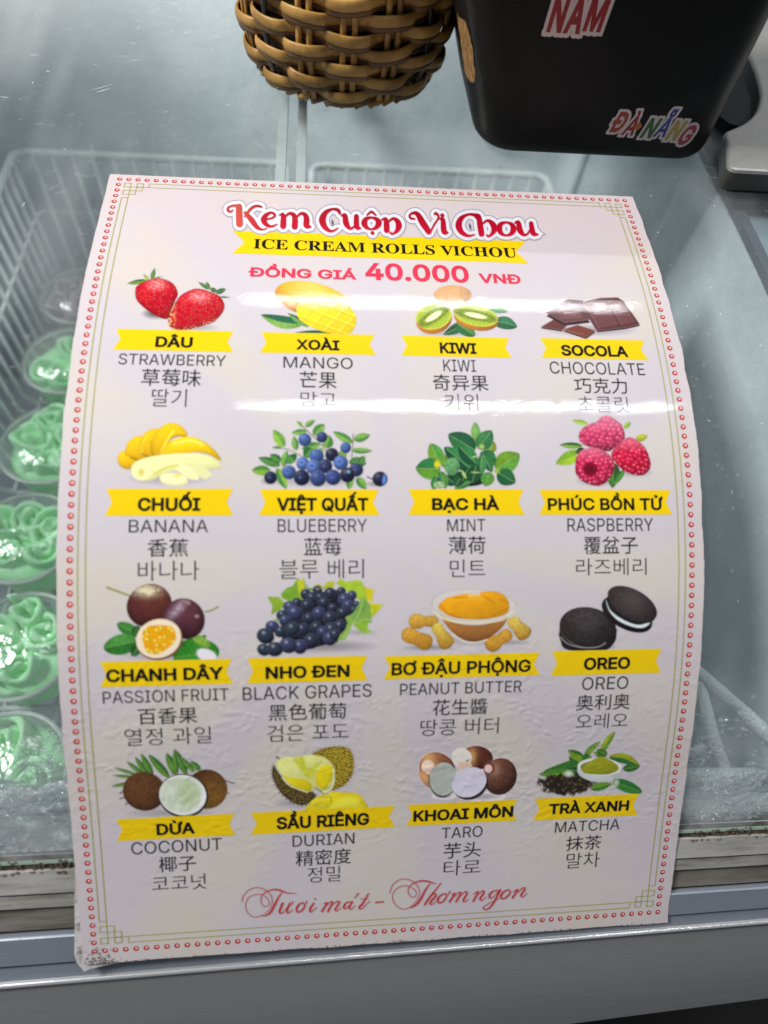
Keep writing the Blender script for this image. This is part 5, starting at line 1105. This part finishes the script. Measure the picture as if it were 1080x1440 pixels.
# grime beads in the seal groove
g = MB(); r = random.Random(8)
for k in range(420):
    x = r.uniform(-.20, -.09) if r.random() < .45 else r.uniform(.19, .33); w = r.uniform(.0014, .0075); h = -.0018 if w < .0062 else -.0006; rad = r.uniform(.0002, .0008); y, z = W2(w, h)
    g.add([(x - rad * 1.6, y, z), (x, y - rad, z), (x + rad * 1.4, y, z), (x, y + rad, z), (x, y, z + rad * .8)], [(0, 1, 4), (1, 2, 4), (2, 3, 4), (3, 0, 4)])
link('grime_crumbs', g.me(), Mat('crumb', (.07, .05, .035, 1), rough=.95).m, fz, kind='stuff')
body = alu('cabinet_paint', (.35, .37, .39, 1), .45, .1)
mb = MB()
for (x0, x1, y0, y1, z0, z1) in ((-.62, .80, -.01, .02, 0, .85), (-.62, .80, .70, .74, 0, 1.052), (-.62, -.48, .02, .70, 0, 1.0), (.66, .80, .02, .70, 0, 1.0)):
    mb.add([(x0, y0, z0), (x1, y0, z0), (x1, y1, z0), (x0, y1, z0), (x0, y0, z1), (x1, y0, z1), (x1, y1, z1), (x0, y1, z1)], [(0, 3, 2, 1), (4, 5, 6, 7), (0, 1, 5, 4), (1, 2, 6, 5), (2, 3, 7, 6), (3, 0, 4, 7)])
link('cabinet', mb.me(), body, fz, smooth=False)
# liner: frosted inner walls, open at the top, following the lid's curve
M_liner = Mat('liner_frost', (.6, .64, .66, 1), rough=.5); _n = M_liner.noise(22, 6, .65); _n2 = M_liner.noise(170, 4, .7)
_sx = M_liner.n.new('ShaderNodeSeparateXYZ'); M_liner.t.links.new(M_liner.coord(), _sx.inputs[0])
_c = M_liner.mix(M_liner.ramp(_n, [(.30, 0.0), (.72, 1.0)]), (.54, .61, .66, 1), (.70, .76, .80, 1)); M_liner.to(_c, 'Base Color'); M_liner.to(M_liner.bump(_n2, .25, .002, M_liner.bump(_n, .2, .006)), 'Normal')
LX0, LX1, LY1, LZ0 = -.42, .256, .648, .60
def liner():
    ys = np.linspace(.036, LY1, 30); zt = np.array([glass_z(y) - .018 for y in ys]); 
    def wall(nm, x, t):
        rings = []
        for y, z in zip(ys, zt): rings.append([(x, y, LZ0), (x, y, z), (x + t, y, z), (x + t, y, LZ0)])
        mb = MB(); mb.loft(rings); return sharp(link(nm, mb.me(), M_liner.m, fz), 40)
    wall('liner_wall', LX1, .006); wall('liner_wall', LX0 - .006, .006)
    mb = MB()
    # back wall with a rounded corner to the right wall
    out = [(LX0, LY1)] + [(LX1 - .03 + .03 * math.sin(a), LY1 - .03 + .03 * math.cos(a)) for a in np.linspace(0, math.pi / 2, 7)]
    zb = float(zt[-1]); v = []; f = []
    for (x, y) in out: v += [(x, y, LZ0), (x, y, zb)]
    for i in range(len(out) - 1): f.append((2 * i, 2 * i + 2, 2 * i + 3, 2 * i + 1))
    o = link('liner_wall', mesh(v, f), M_liner.m, fz); so = o.modifiers.new('thick', 'SOLIDIFY'); so.thickness = .005; so.offset = 1
    v = [(LX0, .036, LZ0), (LX1, .036, LZ0), (LX1, LY1, LZ0), (LX0, LY1, LZ0)]; o = link('liner_floor', mesh(v + [(a, b, c - .01) for a, b, c in v], [(0, 1, 2, 3), (7, 6, 5, 4), (0, 4, 5, 1), (1, 5, 6, 2), (2, 6, 7, 3), (3, 7, 4, 0)]), M_liner.m, fz, smooth=False)
    mb = MB(); z = W2(0, -.012)[1]; mb.add([(LX0, .030, LZ0), (LX1, .030, LZ0), (LX1, .036, LZ0), (LX0, .036, LZ0), (LX0, .030, z), (LX1, .030, z), (LX1, .036, z), (LX0, .036, z)], [(0, 3, 2, 1), (4, 5, 6, 7), (0, 1, 5, 4), (1, 2, 6, 5), (2, 3, 7, 6), (3, 0, 4, 7)]); link('liner_wall', mb.me(), M_liner.m, fz, smooth=False)
    # side rims: the flat shelf between liner and cabinet, dark gasket line along the liner edge
    M_rim = Mat('rim_plastic', (.25, .31, .36, 1), rough=.4).m; M_gas = Mat('gasket', (.06, .075, .10, 1), rough=.6).m
    for x0, x1 in ((LX1 + .0065, .66), (-.50, LX0 - .0065)):
        rings = [[(x0, y, z - .006), (x0, y, z + .002), (x1, y, z + .002), (x1, y, z - .006)] for y, z in zip(ys, zt)]; mb = MB(); mb.loft(rings); sharp(link('rim_shelf', mb.me(), M_rim, fz), 40)
    rings = [[(LX1 + .001, y, z + .0005), (LX1 + .001, y, z + .006), (LX1 + .007, y, z + .006), (LX1 + .007, y, z + .0005)] for y, z in zip(ys, zt)]; mb = MB(); mb.loft(rings); sharp(link('gasket', mb.me(), M_gas, fz), 40)
    mb = MB(); y0 = LY1 + .006; z = zt[-1]; mb.add([(-.50, y0, z - .006), (.66, y0, z - .006), (.66, .70, z - .006), (-.50, .70, z - .006), (-.50, y0, z + .002), (.66, y0, z + .002), (.66, .70, z + .002), (-.50, .70, z + .002)], [(0, 3, 2, 1), (4, 5, 6, 7), (0, 1, 5, 4), (1, 2, 6, 5), (2, 3, 7, 6), (3, 0, 4, 7)]); link('rim_shelf', mb.me(), M_rim, fz, smooth=False)
    # double rail running from front to back between the two baskets
    for x in (-.0265, -.0135):
        mb = MB(); rings = [[(x - .003, y, glass_z(y) - .034), (x - .003, y, glass_z(y) - .026), (x + .003, y, glass_z(y) - .026), (x + .003, y, glass_z(y) - .034)] for y in np.linspace(.05, .642, 20)]; mb.loft(rings); sharp(link('basket_rail', mb.me(), Mat('rail_white', (.62, .67, .69, 1), rough=.4).m, fz), 40)
liner()
M_floor = Mat('floor', (.02, .018, .017, 1), rough=.8).m
link('floor', mesh([(-6, -6, 0), (6, -6, 0), (6, 6, 0), (-6, 6, 0)], [(0, 1, 2, 3)]), M_floor, None, kind='structure', smooth=False)

# ------------------------------------------------------------------ wire baskets
M_wire = Mat('white_wire', (.66, .71, .72, 1), rough=.35); M_wire.to(M_wire.ramp(M_wire.noise(60, 4), [(.3, (.62, .68, .70, 1)), (.7, (.84, .87, .88, 1))]), 'Base Color'); M_wire = M_wire.m
def basket(x0, x1, y0, y1, zr, zb, label, group, front_slope=0):
    b = thing('wire_basket', label, 'wire basket', ((x0 + x1) / 2, (y0 + y1) / 2, zb), group)
    c = .012
    def loop(z, ins=0):
        a = []
        for (cx, cy, s) in ((x1 - c, y1 - c, 0), (x0 + c, y1 - c, 90), (x0 + c, y0 + c, 180), (x1 - c, y0 + c, 270)):
            for k in range(4): q = math.radians(s + k * 30); a.append((cx + (c - ins) * math.cos(q), cy + (c - ins) * math.sin(q), z))
        return a
    mb = MB(); mb.tube(loop(zr), .0036, 8, closed=True); link('rim', mb.me(), M_wire, b)
    mb = MB(); mb.tube(loop(zr - .06, .001), .0016, 6, closed=True); link('wire', mb.me(), M_wire, b)
    w = None; n = int((x1 - x0 - .03) / .0165)
    me = None
    for i in range(n):
        x = x0 + .016 + i * (x1 - x0 - .032) / (n - 1)
        if me is None:
            mb = MB(); mb.tube([(0, y1 - .002, zr), (0, y1 - .004, zb + .01), (0, y1 - .014, zb), (0, y0 + .014, zb), (0, y0 + .004, zb + .01), (0, y0 + .002, zr)], .0021, 6); me = mb.me()
        o = link('wire', me, M_wire, b, local=True); o.matrix_parent_inverse = Matrix.Translation(-b.location); o.location = (x, 0, 0)
    n = int((y1 - y0 - .03) / .0165); me = None
    for i in range(n):
        y = y0 + .016 + i * (y1 - y0 - .032) / (n - 1)
        if me is None:
            mb = MB(); mb.tube([(x0 + .002, 0, zr), (x0 + .004, 0, zb + .012), (x0 + .014, 0, zb + .002), (x1 - .014, 0, zb + .002), (x1 - .004, 0, zb + .012), (x1 - .002, 0, zr)], .0021, 6); me = mb.me()
        o = link('wire', me, M_wire, b, local=True); o.matrix_parent_inverse = Matrix.Translation(-b.location); o.location = (0, y, 0)
    return b
basket(-.288, -.034, .045, .632, .92, .782, 'long white wire basket holding the column of ice cream roll cups', 'wire baskets')
basket(-.010, .225, .20, .632, .92, .745, 'white wire basket with empty back rim beyond the menu and under the black box', 'wire baskets')
# small frosted crate frame at the front right
def crate():
    b = thing('frosted_rack', 'frost-covered white rack of thick bars under the glass near the lower right', 'rack', (.24, .09, .80)); M = Mat('frost_bar', (.72, .78, .80, 1), rough=.6); M.to(M.bump(M.noise(120, 5, .7), .8, .004), 'Normal'); M = M.m
    for nm, p, rr in (('bar', [(.155, .060, .902), (.215, .0625, .902), (.262, .062, .900)], .0050), ('bar', [(.232, .128, .905), (.2655, .0905, .903), (.2765, .0765, .902)], .0042), ('bar', [(.236, .122, .902), (.236, .085, .899), (.238, .062, .899)], .0040), ('cross_wire', [(.195, .070, .884), (.236, .082, .895)], .0026), ('bar', [(.155, .055, .86), (.262, .055, .86)], .003)):
        p = [(x * .92, y * .92, 1.3 - (1.3 - z) * .92) for x, y, z in p]
        mb = MB(); mb.tube(p, rr, 8); link(nm, mb.me(), M, b)
crate()
def frost_bank():
    M = Mat('frost_bank', (.84, .88, .90, 1), rough=.7); M.to(M.bump(M.noise(70, 5, .7), 1.0, .006), 'Normal')
    for (y, z, a, b, x1) in ((.059, .936, .0065, .0090, -.05), (.0445, .922, .0075, .0098, -.05), (.0445, .922, .004, .0085, .25)):
        r = random.Random(int(y * 1000) + int(x1 * 10)); x0 = -.41 if x1 < 0 else .12; n = int((x1 - x0) / .009); mb = MB()
        pts = [(x0 + (x1 - x0) * i / n, y + r.uniform(-.002, .002), z + r.uniform(-.003, .001)) for i in range(n + 1)]
        mb.tube(pts, [r.uniform(a, b) for _ in pts], 12); link('frost_ridge', mb.me(), M.m, fz)
frost_bank()

# ------------------------------------------------------------------ cups of rolled ice cream
M_cup = bpy.data.materials.new('clear_cup'); M_cup.use_nodes = True
thin_clear(M_cup, haze=.14)
M_lid = bpy.data.materials.new('clear_lid'); M_lid.use_nodes = True; thin_clear(M_lid, haze=.03, rough=.17, bump=.7, f0=.11)
def icecream(name, c1, c2):
    m = Mat(name, c1, rough=.55, Subsurface_Weight=.0); n = m.noise(60, 5, .6); m.to(m.mix(m.ramp(n, [(.35, 0.0), (.65, 1.0)]), c1, c2), 'Base Color'); m.to(m.bump(m.noise(240, 4, .6), .35, .0012), 'Normal'); return m.m
M_ice = icecream('green_ice_cream', (.36, .90, .42, 1), (.62, .97, .64, 1)); M_ice2 = icecream('grey_ice_cream', (.42, .35, .37, 1), (.58, .50, .51, 1))
def lathe(prof, n=40):
    mb = MB(); mb.loft([[(r_ * math.cos(2 * math.pi * k / n), r_ * math.sin(2 * math.pi * k / n), z) for k in range(n)] for r_, z in prof], False, False); return mb
def roll_mesh(seed, r0=.0155, turns=2.0, h=.030):
    """one sheet of ice cream curled into a spiral standing on end"""
    rr = random.Random(seed); n = 46; P = []
    el = rr.uniform(.72, .95)
    for i in range(n):
        t = i / (n - 1); a = t * turns * 2 * math.pi + rr.uniform(0, .02); rad = r0 * (.20 + .80 * t); P.append((rad * math.cos(a), rad * math.sin(a) * el))
    mb = MB(); th = .0022; rings = []
    for i in range(n):
        a = P[max(i - 1, 0)]; b = P[min(i + 1, n - 1)]; L = math.hypot(b[0] - a[0], b[1] - a[1]); nx, ny = -(b[1] - a[1]) / L, (b[0] - a[0]) / L
        x, y = P[i]; zt = h + .003 * math.sin(i * .5 + seed) + .0025 * (1 - i / n); w = th * (.9 + .25 * math.sin(i * .9 + seed))
        rings.append([(x - nx * w, y - ny * w, 0), (x - nx * w, y - ny * w, zt - .0016), (x - nx * w * .45, y - ny * w * .45, zt), (x + nx * w * .45, y + ny * w * .45, zt), (x + nx * w, y + ny * w, zt - .0016), (x + nx * w, y + ny * w, 0)])
    mb.loft(rings); return mb.me('roll')
ROLLS = [roll_mesh(s_, r0=q, turns=t_) for s_, q, t_ in ((1, .0165, 1.7), (2, .0150, 2.0), (3, .0185, 1.6), (4, .0140, 1.5))]
cup_me = lathe([(.0285, 0), (.0300, .001), (.0335, .028), (.0375, .040), (.0395, .0405), (.0400, .042), (.0385, .0428), (.0368, .0415), (.0328, .028), (.0292, .002)]).me('cup')
base_me = MB(); base_me.add([(0, 0, .001)] + [(.0288 * math.cos(k * math.pi / 16), .0288 * math.sin(k * math.pi / 16), .001) for k in range(32)], [(0, 1 + k, 1 + (k + 1) % 32) for k in range(32)]); base_me = base_me.me('base')
lid_me = lathe([(.0402, .0415), (.0402, .0445), (.0385, .0452), (.0365, .0500), (.0320, .0545), (.0200, .0572), (.0080, .0580), (.0001, .0581)]).me('lid')
mound_me = lathe([(.0315, .004), (.0355, .030), (.0345, .0335), (.0240, .0350), (.0001, .0355)], 28).me('mound')
rim_me = MB(); rim_me.tube([(.0396 * math.cos(k * math.pi / 24), .0396 * math.sin(k * math.pi / 24), .0425) for k in range(48)], .0017, 8, closed=True); rim_me = rim_me.me('rim')
M_rimb = Mat('cup_rim', (.80, .86, .83, 1), rough=.25, Transmission_Weight=.35).m
def add_local(name, me, mat, parent, loc=(0, 0, 0), rot=(0, 0, 0), sc=(1, 1, 1)):
    if len(me.materials) == 0: me.materials.append(mat)
    me.polygons.foreach_set('use_smooth', np.ones(len(me.polygons), bool)); o = bpy.data.objects.new(name, me); COL.objects.link(o); o.parent = parent; o.location = loc; o.rotation_euler = rot; o.scale = sc
    o.material_slots[0].link = 'OBJECT'; o.material_slots[0].material = mat; return o
CUPS = [(-.236, .543, 'cup of greyish ice cream rolls, the only one of the cups that is not green', M_ice2), (-.233, .455, 'green ice cream roll cup beside the STRAWBERRY lettering, next to the grey one', M_ice), (-.231, .358, 'glossy green ice cream roll cup left of the banana picture', M_ice), (-.231, .268, 'green ice cream roll cup left of the BANANA lettering', M_ice), (-.214, .180, 'large green ice cream roll cup left of the passion fruit picture', M_ice), (-.205, .092, 'green ice cream roll cup under the wet glass, lowest of the column', M_ice)]
for ci, (x, y, lab, mt) in enumerate(CUPS):
    t_ = thing('ice_cream_cup', lab, 'ice cream cup', (x, y, .7862), 'clear cups of ice cream rolls in the freezer', rz=ci * 1.1)
    t_.scale = (1.0, 1.0, 1.0)
    add_local('cup', cup_me, M_cup, t_); add_local('base', base_me, M_cup, t_); add_local('ice_cream', mound_me, mt, t_)
    rr = random.Random(ci)
    pos = [(.0165, .010, 0, 0), (-.0155, .0130, 1, 0), (-.0020, -.0185, 2, 0), (.0215, -.0135, 3, .003), (-.0215, -.0085, 3, .002)]
    for k, (px, py, q, dz) in enumerate(pos):
        me = ROLLS[(q + ci) % 4]
        add_local('ice_cream_roll', me, mt, t_, (px, py, .0135 + dz), (rr.uniform(-.12, .12), rr.uniform(-.12, .12), rr.uniform(0, 6)), (1.12, 1.12, 1))
    add_local('lid', lid_me, M_lid, t_); add_local('rim_band', rim_me, M_rimb, t_)

# ------------------------------------------------------------------ woven rattan pot standing on the glass
def rattan():
    cx, cy = .0150, .489; z0 = glass_z(cy) + .0008
    b = thing('woven_basket', 'round brown woven rattan basket with black stakes, standing on the glass left of the box', 'basket', (cx, cy, z0))
    def mt(name, c1, c2, rough=.42):
        m = Mat(name, c1, rough=rough, spec=.5); v = m.coord('Object', (1, 1, 1)); n = m.noise(55, 4, .6, v); n2 = m.noise(600, 3, .6, m.coord('Object', (.2, .2, 1.6)))
        m.to(m.mix(m.ramp(n, [(.35, 0.0), (.68, 1.0)]), c1, c2), 'Base Color'); m.to(m.bump(n2, .25, .0004), 'Normal'); return m.m
    M_a = mt('cane_tan', (.30, .15, .030, 1), (.62, .35, .090, 1)); M_b = mt('cane_dark', (.11, .048, .018, 1), (.22, .105, .038, 1)); M_k = mt('cane_black', (.010, .009, .009, 1), (.02, .018, .017, 1), .4)
    def R(h): return .0560 + .0085 * math.sin(min(1, max(0, (h + .004) / .045)) * math.pi / 2) + .0015 * math.sin(h * 40)
    NS = 16; pitch = .0083
    for k in range(11):
        z = .0095 + pitch * k; n = 216; pts = []; wr = random.Random(k)
        ph = [wr.uniform(-.0004, .0004) for _ in range(NS + 1)]
        for i in range(n):
            a = 2 * math.pi * i / n; w = math.cos(NS / 2 * a + k * math.pi); w = math.copysign(abs(w) ** .6, w)
            r_ = R(z) + .0033 * w; pts.append((r_ * math.cos(a), r_ * math.sin(a), z + .0007 * math.sin(NS / 2 * a + k) + ph[int(i / n * NS)] * .5))
        mb = MB(); mb.tube(pts, .0031, 8, closed=True, ry=.0011, up=(0, 0, 1)); link('weaver', mb.me(), M_a, b, local=True)
        mb = MB(); mb.tube([(x * .985, y * .985, q - .0040) for x, y, q in pts], .0022, 6, closed=True, ry=.0010, up=(0, 0, 1)); link('weaver', mb.me(), M_b, b, local=True)
    for i in range(NS):
        for d in (-1, 1):
            a = 2 * math.pi * (i + .0) / NS + d * .050 + .0; black = (i in (10, 14)) and d == 1
            pts = [((R(z) - .0002) * math.cos(a), (R(z) - .0002) * math.sin(a), z) for z in np.linspace(.002, .102, 16)]
            rad = (math.cos(a), math.sin(a), 0); mb = MB()
            if (i in (10, 14)) and d == -1: continue
            if black:
                a0 = 2 * math.pi * i / NS; pts = [((R(z) + .0012) * math.cos(a0), (R(z) + .0012) * math.sin(a0), z) for z in np.linspace(.002, .102, 16)]; rad = (math.cos(a0), math.sin(a0), 0)
            mb.tube(pts, .0012, 6, ry=.0020 if not black else .0022, up=rad); link('stake', mb.me(), M_k if black else M_a, b, local=True)
    me = None
    mb = MB(); mb.tube([(.0530, -.007, .0050), (.0575, -.0025, .0020), (.0582, .0020, .0045), (.0555, .0065, .0085)], [.0014, .0022, .0022, .0014], 6); me = mb.me()
    for k in range(40):
        o = link('foot_strand', me, M_b if k % 3 else M_a, b, local=True); o.rotation_euler = (0, 0, 2 * math.pi * k / 40)
        o.material_slots[0].link = 'OBJECT'; o.material_slots[0].material = M_b if k % 3 == 1 else M_a
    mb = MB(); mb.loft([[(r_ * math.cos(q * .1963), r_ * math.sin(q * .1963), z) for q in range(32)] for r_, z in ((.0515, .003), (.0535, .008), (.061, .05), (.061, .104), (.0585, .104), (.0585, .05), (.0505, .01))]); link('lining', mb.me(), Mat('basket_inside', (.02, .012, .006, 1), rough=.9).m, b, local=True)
    mb = MB(); mb.tube([((R(.105)) * math.cos(q * .1309), R(.105) * math.sin(q * .1309), .1035) for q in range(48)], .0034, 8, closed=True); link('rim', mb.me(), M_b, b, local=True)
rattan()

# ------------------------------------------------------------------ black plastic box with souvenir stickers
def rrect(x0, x1, y0, y1, r_, z, n=7):
    o = []
    for (cx, cy, s) in ((x1 - r_, y1 - r_, 0), (x0 + r_, y1 - r_, 90), (x0 + r_, y0 + r_, 180), (x1 - r_, y0 + r_, 270)):
        for k in range(n): q = math.radians(s + k * 90 / (n - 1)); o.append((cx + r_ * math.cos(q), cy + r_ * math.sin(q), z))
    return o
def black_box():
    y0 = .3905; zb = glass_z(y0) + .0008
    b = thing('black_box', 'black plastic box with NAM and ĐÀ NẴNG stickers standing on the glass', 'box', (.175, .455, zb))
    M = Mat('black_plastic', (.008, .0062, .0058, 1), rough=.45, spec=.2); n = M.noise(900, 3, .6); M.to(M.bump(n, .15, .0003), 'Normal'); sp = M.noise(35, 5, .6); M.to(M.ramp(sp, [(.4, (.42,) * 3 + (1,)), (.7, (.58,) * 3 + (1,))]), 'Roughness'); M = M.m
    H = .125; rings = []
    def ring(h, ins=0.0, rz=.013):
        t = h / H; return rrect(.0940 - .043 * t + ins, .2400 - .001 * t - ins, y0 - .004 * t + ins, .500 + .02 * t - ins, max(rz - ins, .002), zb + h)
    for a in np.linspace(0, 90, 6): rings.append(ring(.009 * (1 - math.cos(math.radians(a))), .009 * (1 - math.sin(math.radians(a))), .022))
    for t in np.linspace(.12, 1, 6): rings.append(ring(H * t, 0, .022))
    rings.append(ring(H + .002, .002, .022)); rings.append(ring(H + .002, .0045, .022)); rings.append(ring(.012, .0060, .022))
    mb = MB(); mb.loft(rings); sharp(link('box_body', mb.me(), M, b), 60)
    def front(x, z, off):      # point on the slightly leaning front wall
        t = (z - zb) / H; return (x, y0 - .004 * t - off, z)
    def stick(txt, x0, x1, z0, z1, cols, name, slant=.2, wob=None, d0=.05):
        """letters one by one in their own colours on a pale cut-out"""
        ch = [c for c in txt]; lps = [offset_loops(outlines(c, True), .022 if c in 'ẴÀ' else .035) if c != ' ' else None for c in ch]
        ws = [np.ptp(np.concatenate(l)[:, 0]) if l else .22 for l in lps]; gap = .05; tot = sum(ws) + gap * (len(ws) - 1); kx = (x1 - x0) / tot; kz = (z1 - z0) / CAPH; x = 0; parts = []
        for i, (l, w) in enumerate(zip(lps, ws)):
            if l:
                m = np.concatenate(l)[:, 0].min(); dz = (wob[i] if wob else 0); parts.append((i, [np.stack([x0 + (x + q[:, 0] - m) * kx + slant * (q[:, 1]) * kz, z0 + (q[:, 1] + dz) * kz], 1) for q in l]))
            x += w + gap
        def orient(q): return q if area2(q) > 0 else q[::-1]
        def layer(e, off, mat, nm):
            lo = []
            for i, l in parts:
                for q in l:
                    # grow every contour's hull-side outline with small discs
                    step = q[:: max(1, len(q) // 40)]
                    for p in step: lo.append(np.stack([p[0] + e * np.cos(np.arange(9) * .698), p[1] + e * np.sin(np.arange(9) * .698)], 1))
                    big = offset_loops([orient(q)], e * .8); lo += [orient(s_) for s_ in big]
            V, F = fill(lo); return link(nm, mesh([front(a_, c_, off) for a_, c_ in V], [tuple(f) for f in F]), mat, b, smooth=False)
        bk = layer((z1 - z0) * .15, .00018, Mat('sticker_pale', (.80, .66, .64, 1), rough=.4).m, name + '_backing')
        for i, l in parts:
            V, F = fill(l); sub(name + '_letter', mesh([front(a_, c_, .00034) for a_, c_ in V], [tuple(f) for f in F]), cols[i], bk, smooth=False)
    def sm(n_, c): return Mat(n_, c, rough=.35).m
    red = sm('sticker_red', (.36, .02, .025, 1)); org = sm('sticker_brick', (.42, .06, .03, 1)); grn = sm('sticker_green', (.04, .14, .03, 1)); blu = sm('sticker_blue', (.025, .05, .30, 1)); yel = sm('sticker_yellow', (.50, .34, .06, 1)); cr = sm('sticker_crimson', (.42, .035, .05, 1))
    stick('NAM', .1155, .1440, 1.1450, 1.1600, [red] * 3, 'nam_sticker', slant=.04, wob=[0, .0, .05])
    stick('ĐÀ NẴNG', .1675, .2190, 1.0930, 1.1035, [org, red, None, grn, blu, yel, cr], 'danang_sticker', slant=.22, wob=[.10, .02, 0, -.02, .02, -.05, -.16])
    # little flower between the words
    mb = MB(); 
    for k in range(5): a = k * 1.2566; mb.add([front(.1845 + .0012 * math.cos(a) + .0011 * math.cos(q * .785), 1.0987 + .0012 * math.sin(a) + .0011 * math.sin(q * .785), .00036 + k * .00002) for q in range(8)], [tuple(range(8))])
    link('flower_mark', mb.me(), sm('flower_orange', (.55, .16, .02, 1)), b, smooth=False)
    # torn brown label on the rounded left corner
    g = random.Random(3); v = []; f = []; n = 12
    for i in range(n):
        t = i / (n - 1); z = 1.112 + .030 * t; tb = (z - zb) / H; xl = .0940 - .043 * tb; w = .0042 * (1 - abs(2 * t - 1) ** 2.5) + .0006
        for s_ in (0, .34, .67, 1):
            a = math.radians(182 + 52 * (.35 + (s_ - .5) * (.5 + w * 60)) + g.uniform(-1.5, 1.5) * (s_ in (0, 1))); rr_ = .0223; v.append((xl + .022 + rr_ * math.cos(a), y0 - .004 * tb + .022 + rr_ * math.sin(a), z + g.uniform(-.0004, .0004)))
    for i in range(n - 1):
        for j in range(3): q = i * 4 + j; f.append((q, q + 1, q + 5, q + 4))
    m = Mat('torn_label', (.36, .19, .06, 1), rough=.6); m.to(m.ramp(m.noise(400, 4, .6, m.coord('Object', (2, 2, .3))), [(.4, (.22, .10, .03, 1)), (.65, (.48, .28, .11, 1))]), 'Base Color'); link('torn_label', mesh(v, f), m.m, b)
black_box()

# ------------------------------------------------------------------ silver plate with a rounded notch, right of the box
def plate():
    zt = 1.0888
    o = [(.297, .5019), (.2937, .4787), (.2884, .4548), (.2832, .4395), (.273, .4215), (.2604, .408), (.2475, .3990), (.2445, .3970), (.2425, .3920), (.2412, .3842), (.2345, .3635), (.2338, .3585), (.2352, .3562), (.2380, .3552), (.60, .3520), (.60, .66), (.27, .66), (.286, .60), (.298, .53)]
    p = np.array(o); p[:, 1] += .0115; p[:, 0] += .006; b = thing('silver_plate', 'thick silver plate with a rounded notch lying on the glass right of the black box', 'metal plate', (.4, .5, 1.078))
    M = Mat('silver_paint', (.40, .41, .42, 1), rough=.32, metal=.35); n = M.noise(120, 5, .65); M.to(M.ramp(n, [(.3, (.36, .355, .335, 1)), (.7, (.42, .415, .39, 1))]), 'Base Color'); M = M.m
    # smooth only the notch run of the outline
    run = smooth_open([tuple(q) for q in p[:14]], 6); out = np.concatenate([run, p[14:]])
    area = area2(out); out = out if area > 0 else out[::-1]
    c = out.mean(0)
    def ring(ins, z):
        return [(float(a), float(b_), z) for a, b_ in offset_loops([out], -ins)[0]]
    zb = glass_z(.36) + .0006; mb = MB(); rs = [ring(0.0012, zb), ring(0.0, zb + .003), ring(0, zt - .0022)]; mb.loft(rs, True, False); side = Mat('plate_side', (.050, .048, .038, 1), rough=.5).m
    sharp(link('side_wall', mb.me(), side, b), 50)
    mb = MB(); rs = [ring(0, zt - .0022), ring(.0006, zt - .0006), ring(.0018, zt)]; mb.loft(rs, False, True); sharp(link('top_face', mb.me(), M, b), 12)
    # added dark piece standing in for the shaded hollow of the notch
    mb = MB(); q = [(.255, .445), (.262, .428), (.272, .424), (.281, .441), (.2875, .458), (.2925, .482), (.294, .53), (.262, .53)]; zq = glass_z(.48) + .0006
    mb.loft([[(x, y, zq) for x, y in q], [(x, y, zq + .006) for x, y in q]]); sharp(link('notch_shade', mb.me(), Mat('notch_shade_dark', (.012, .013, .014, 1), rough=.75, spec=.2).m, b), 40)
plate()
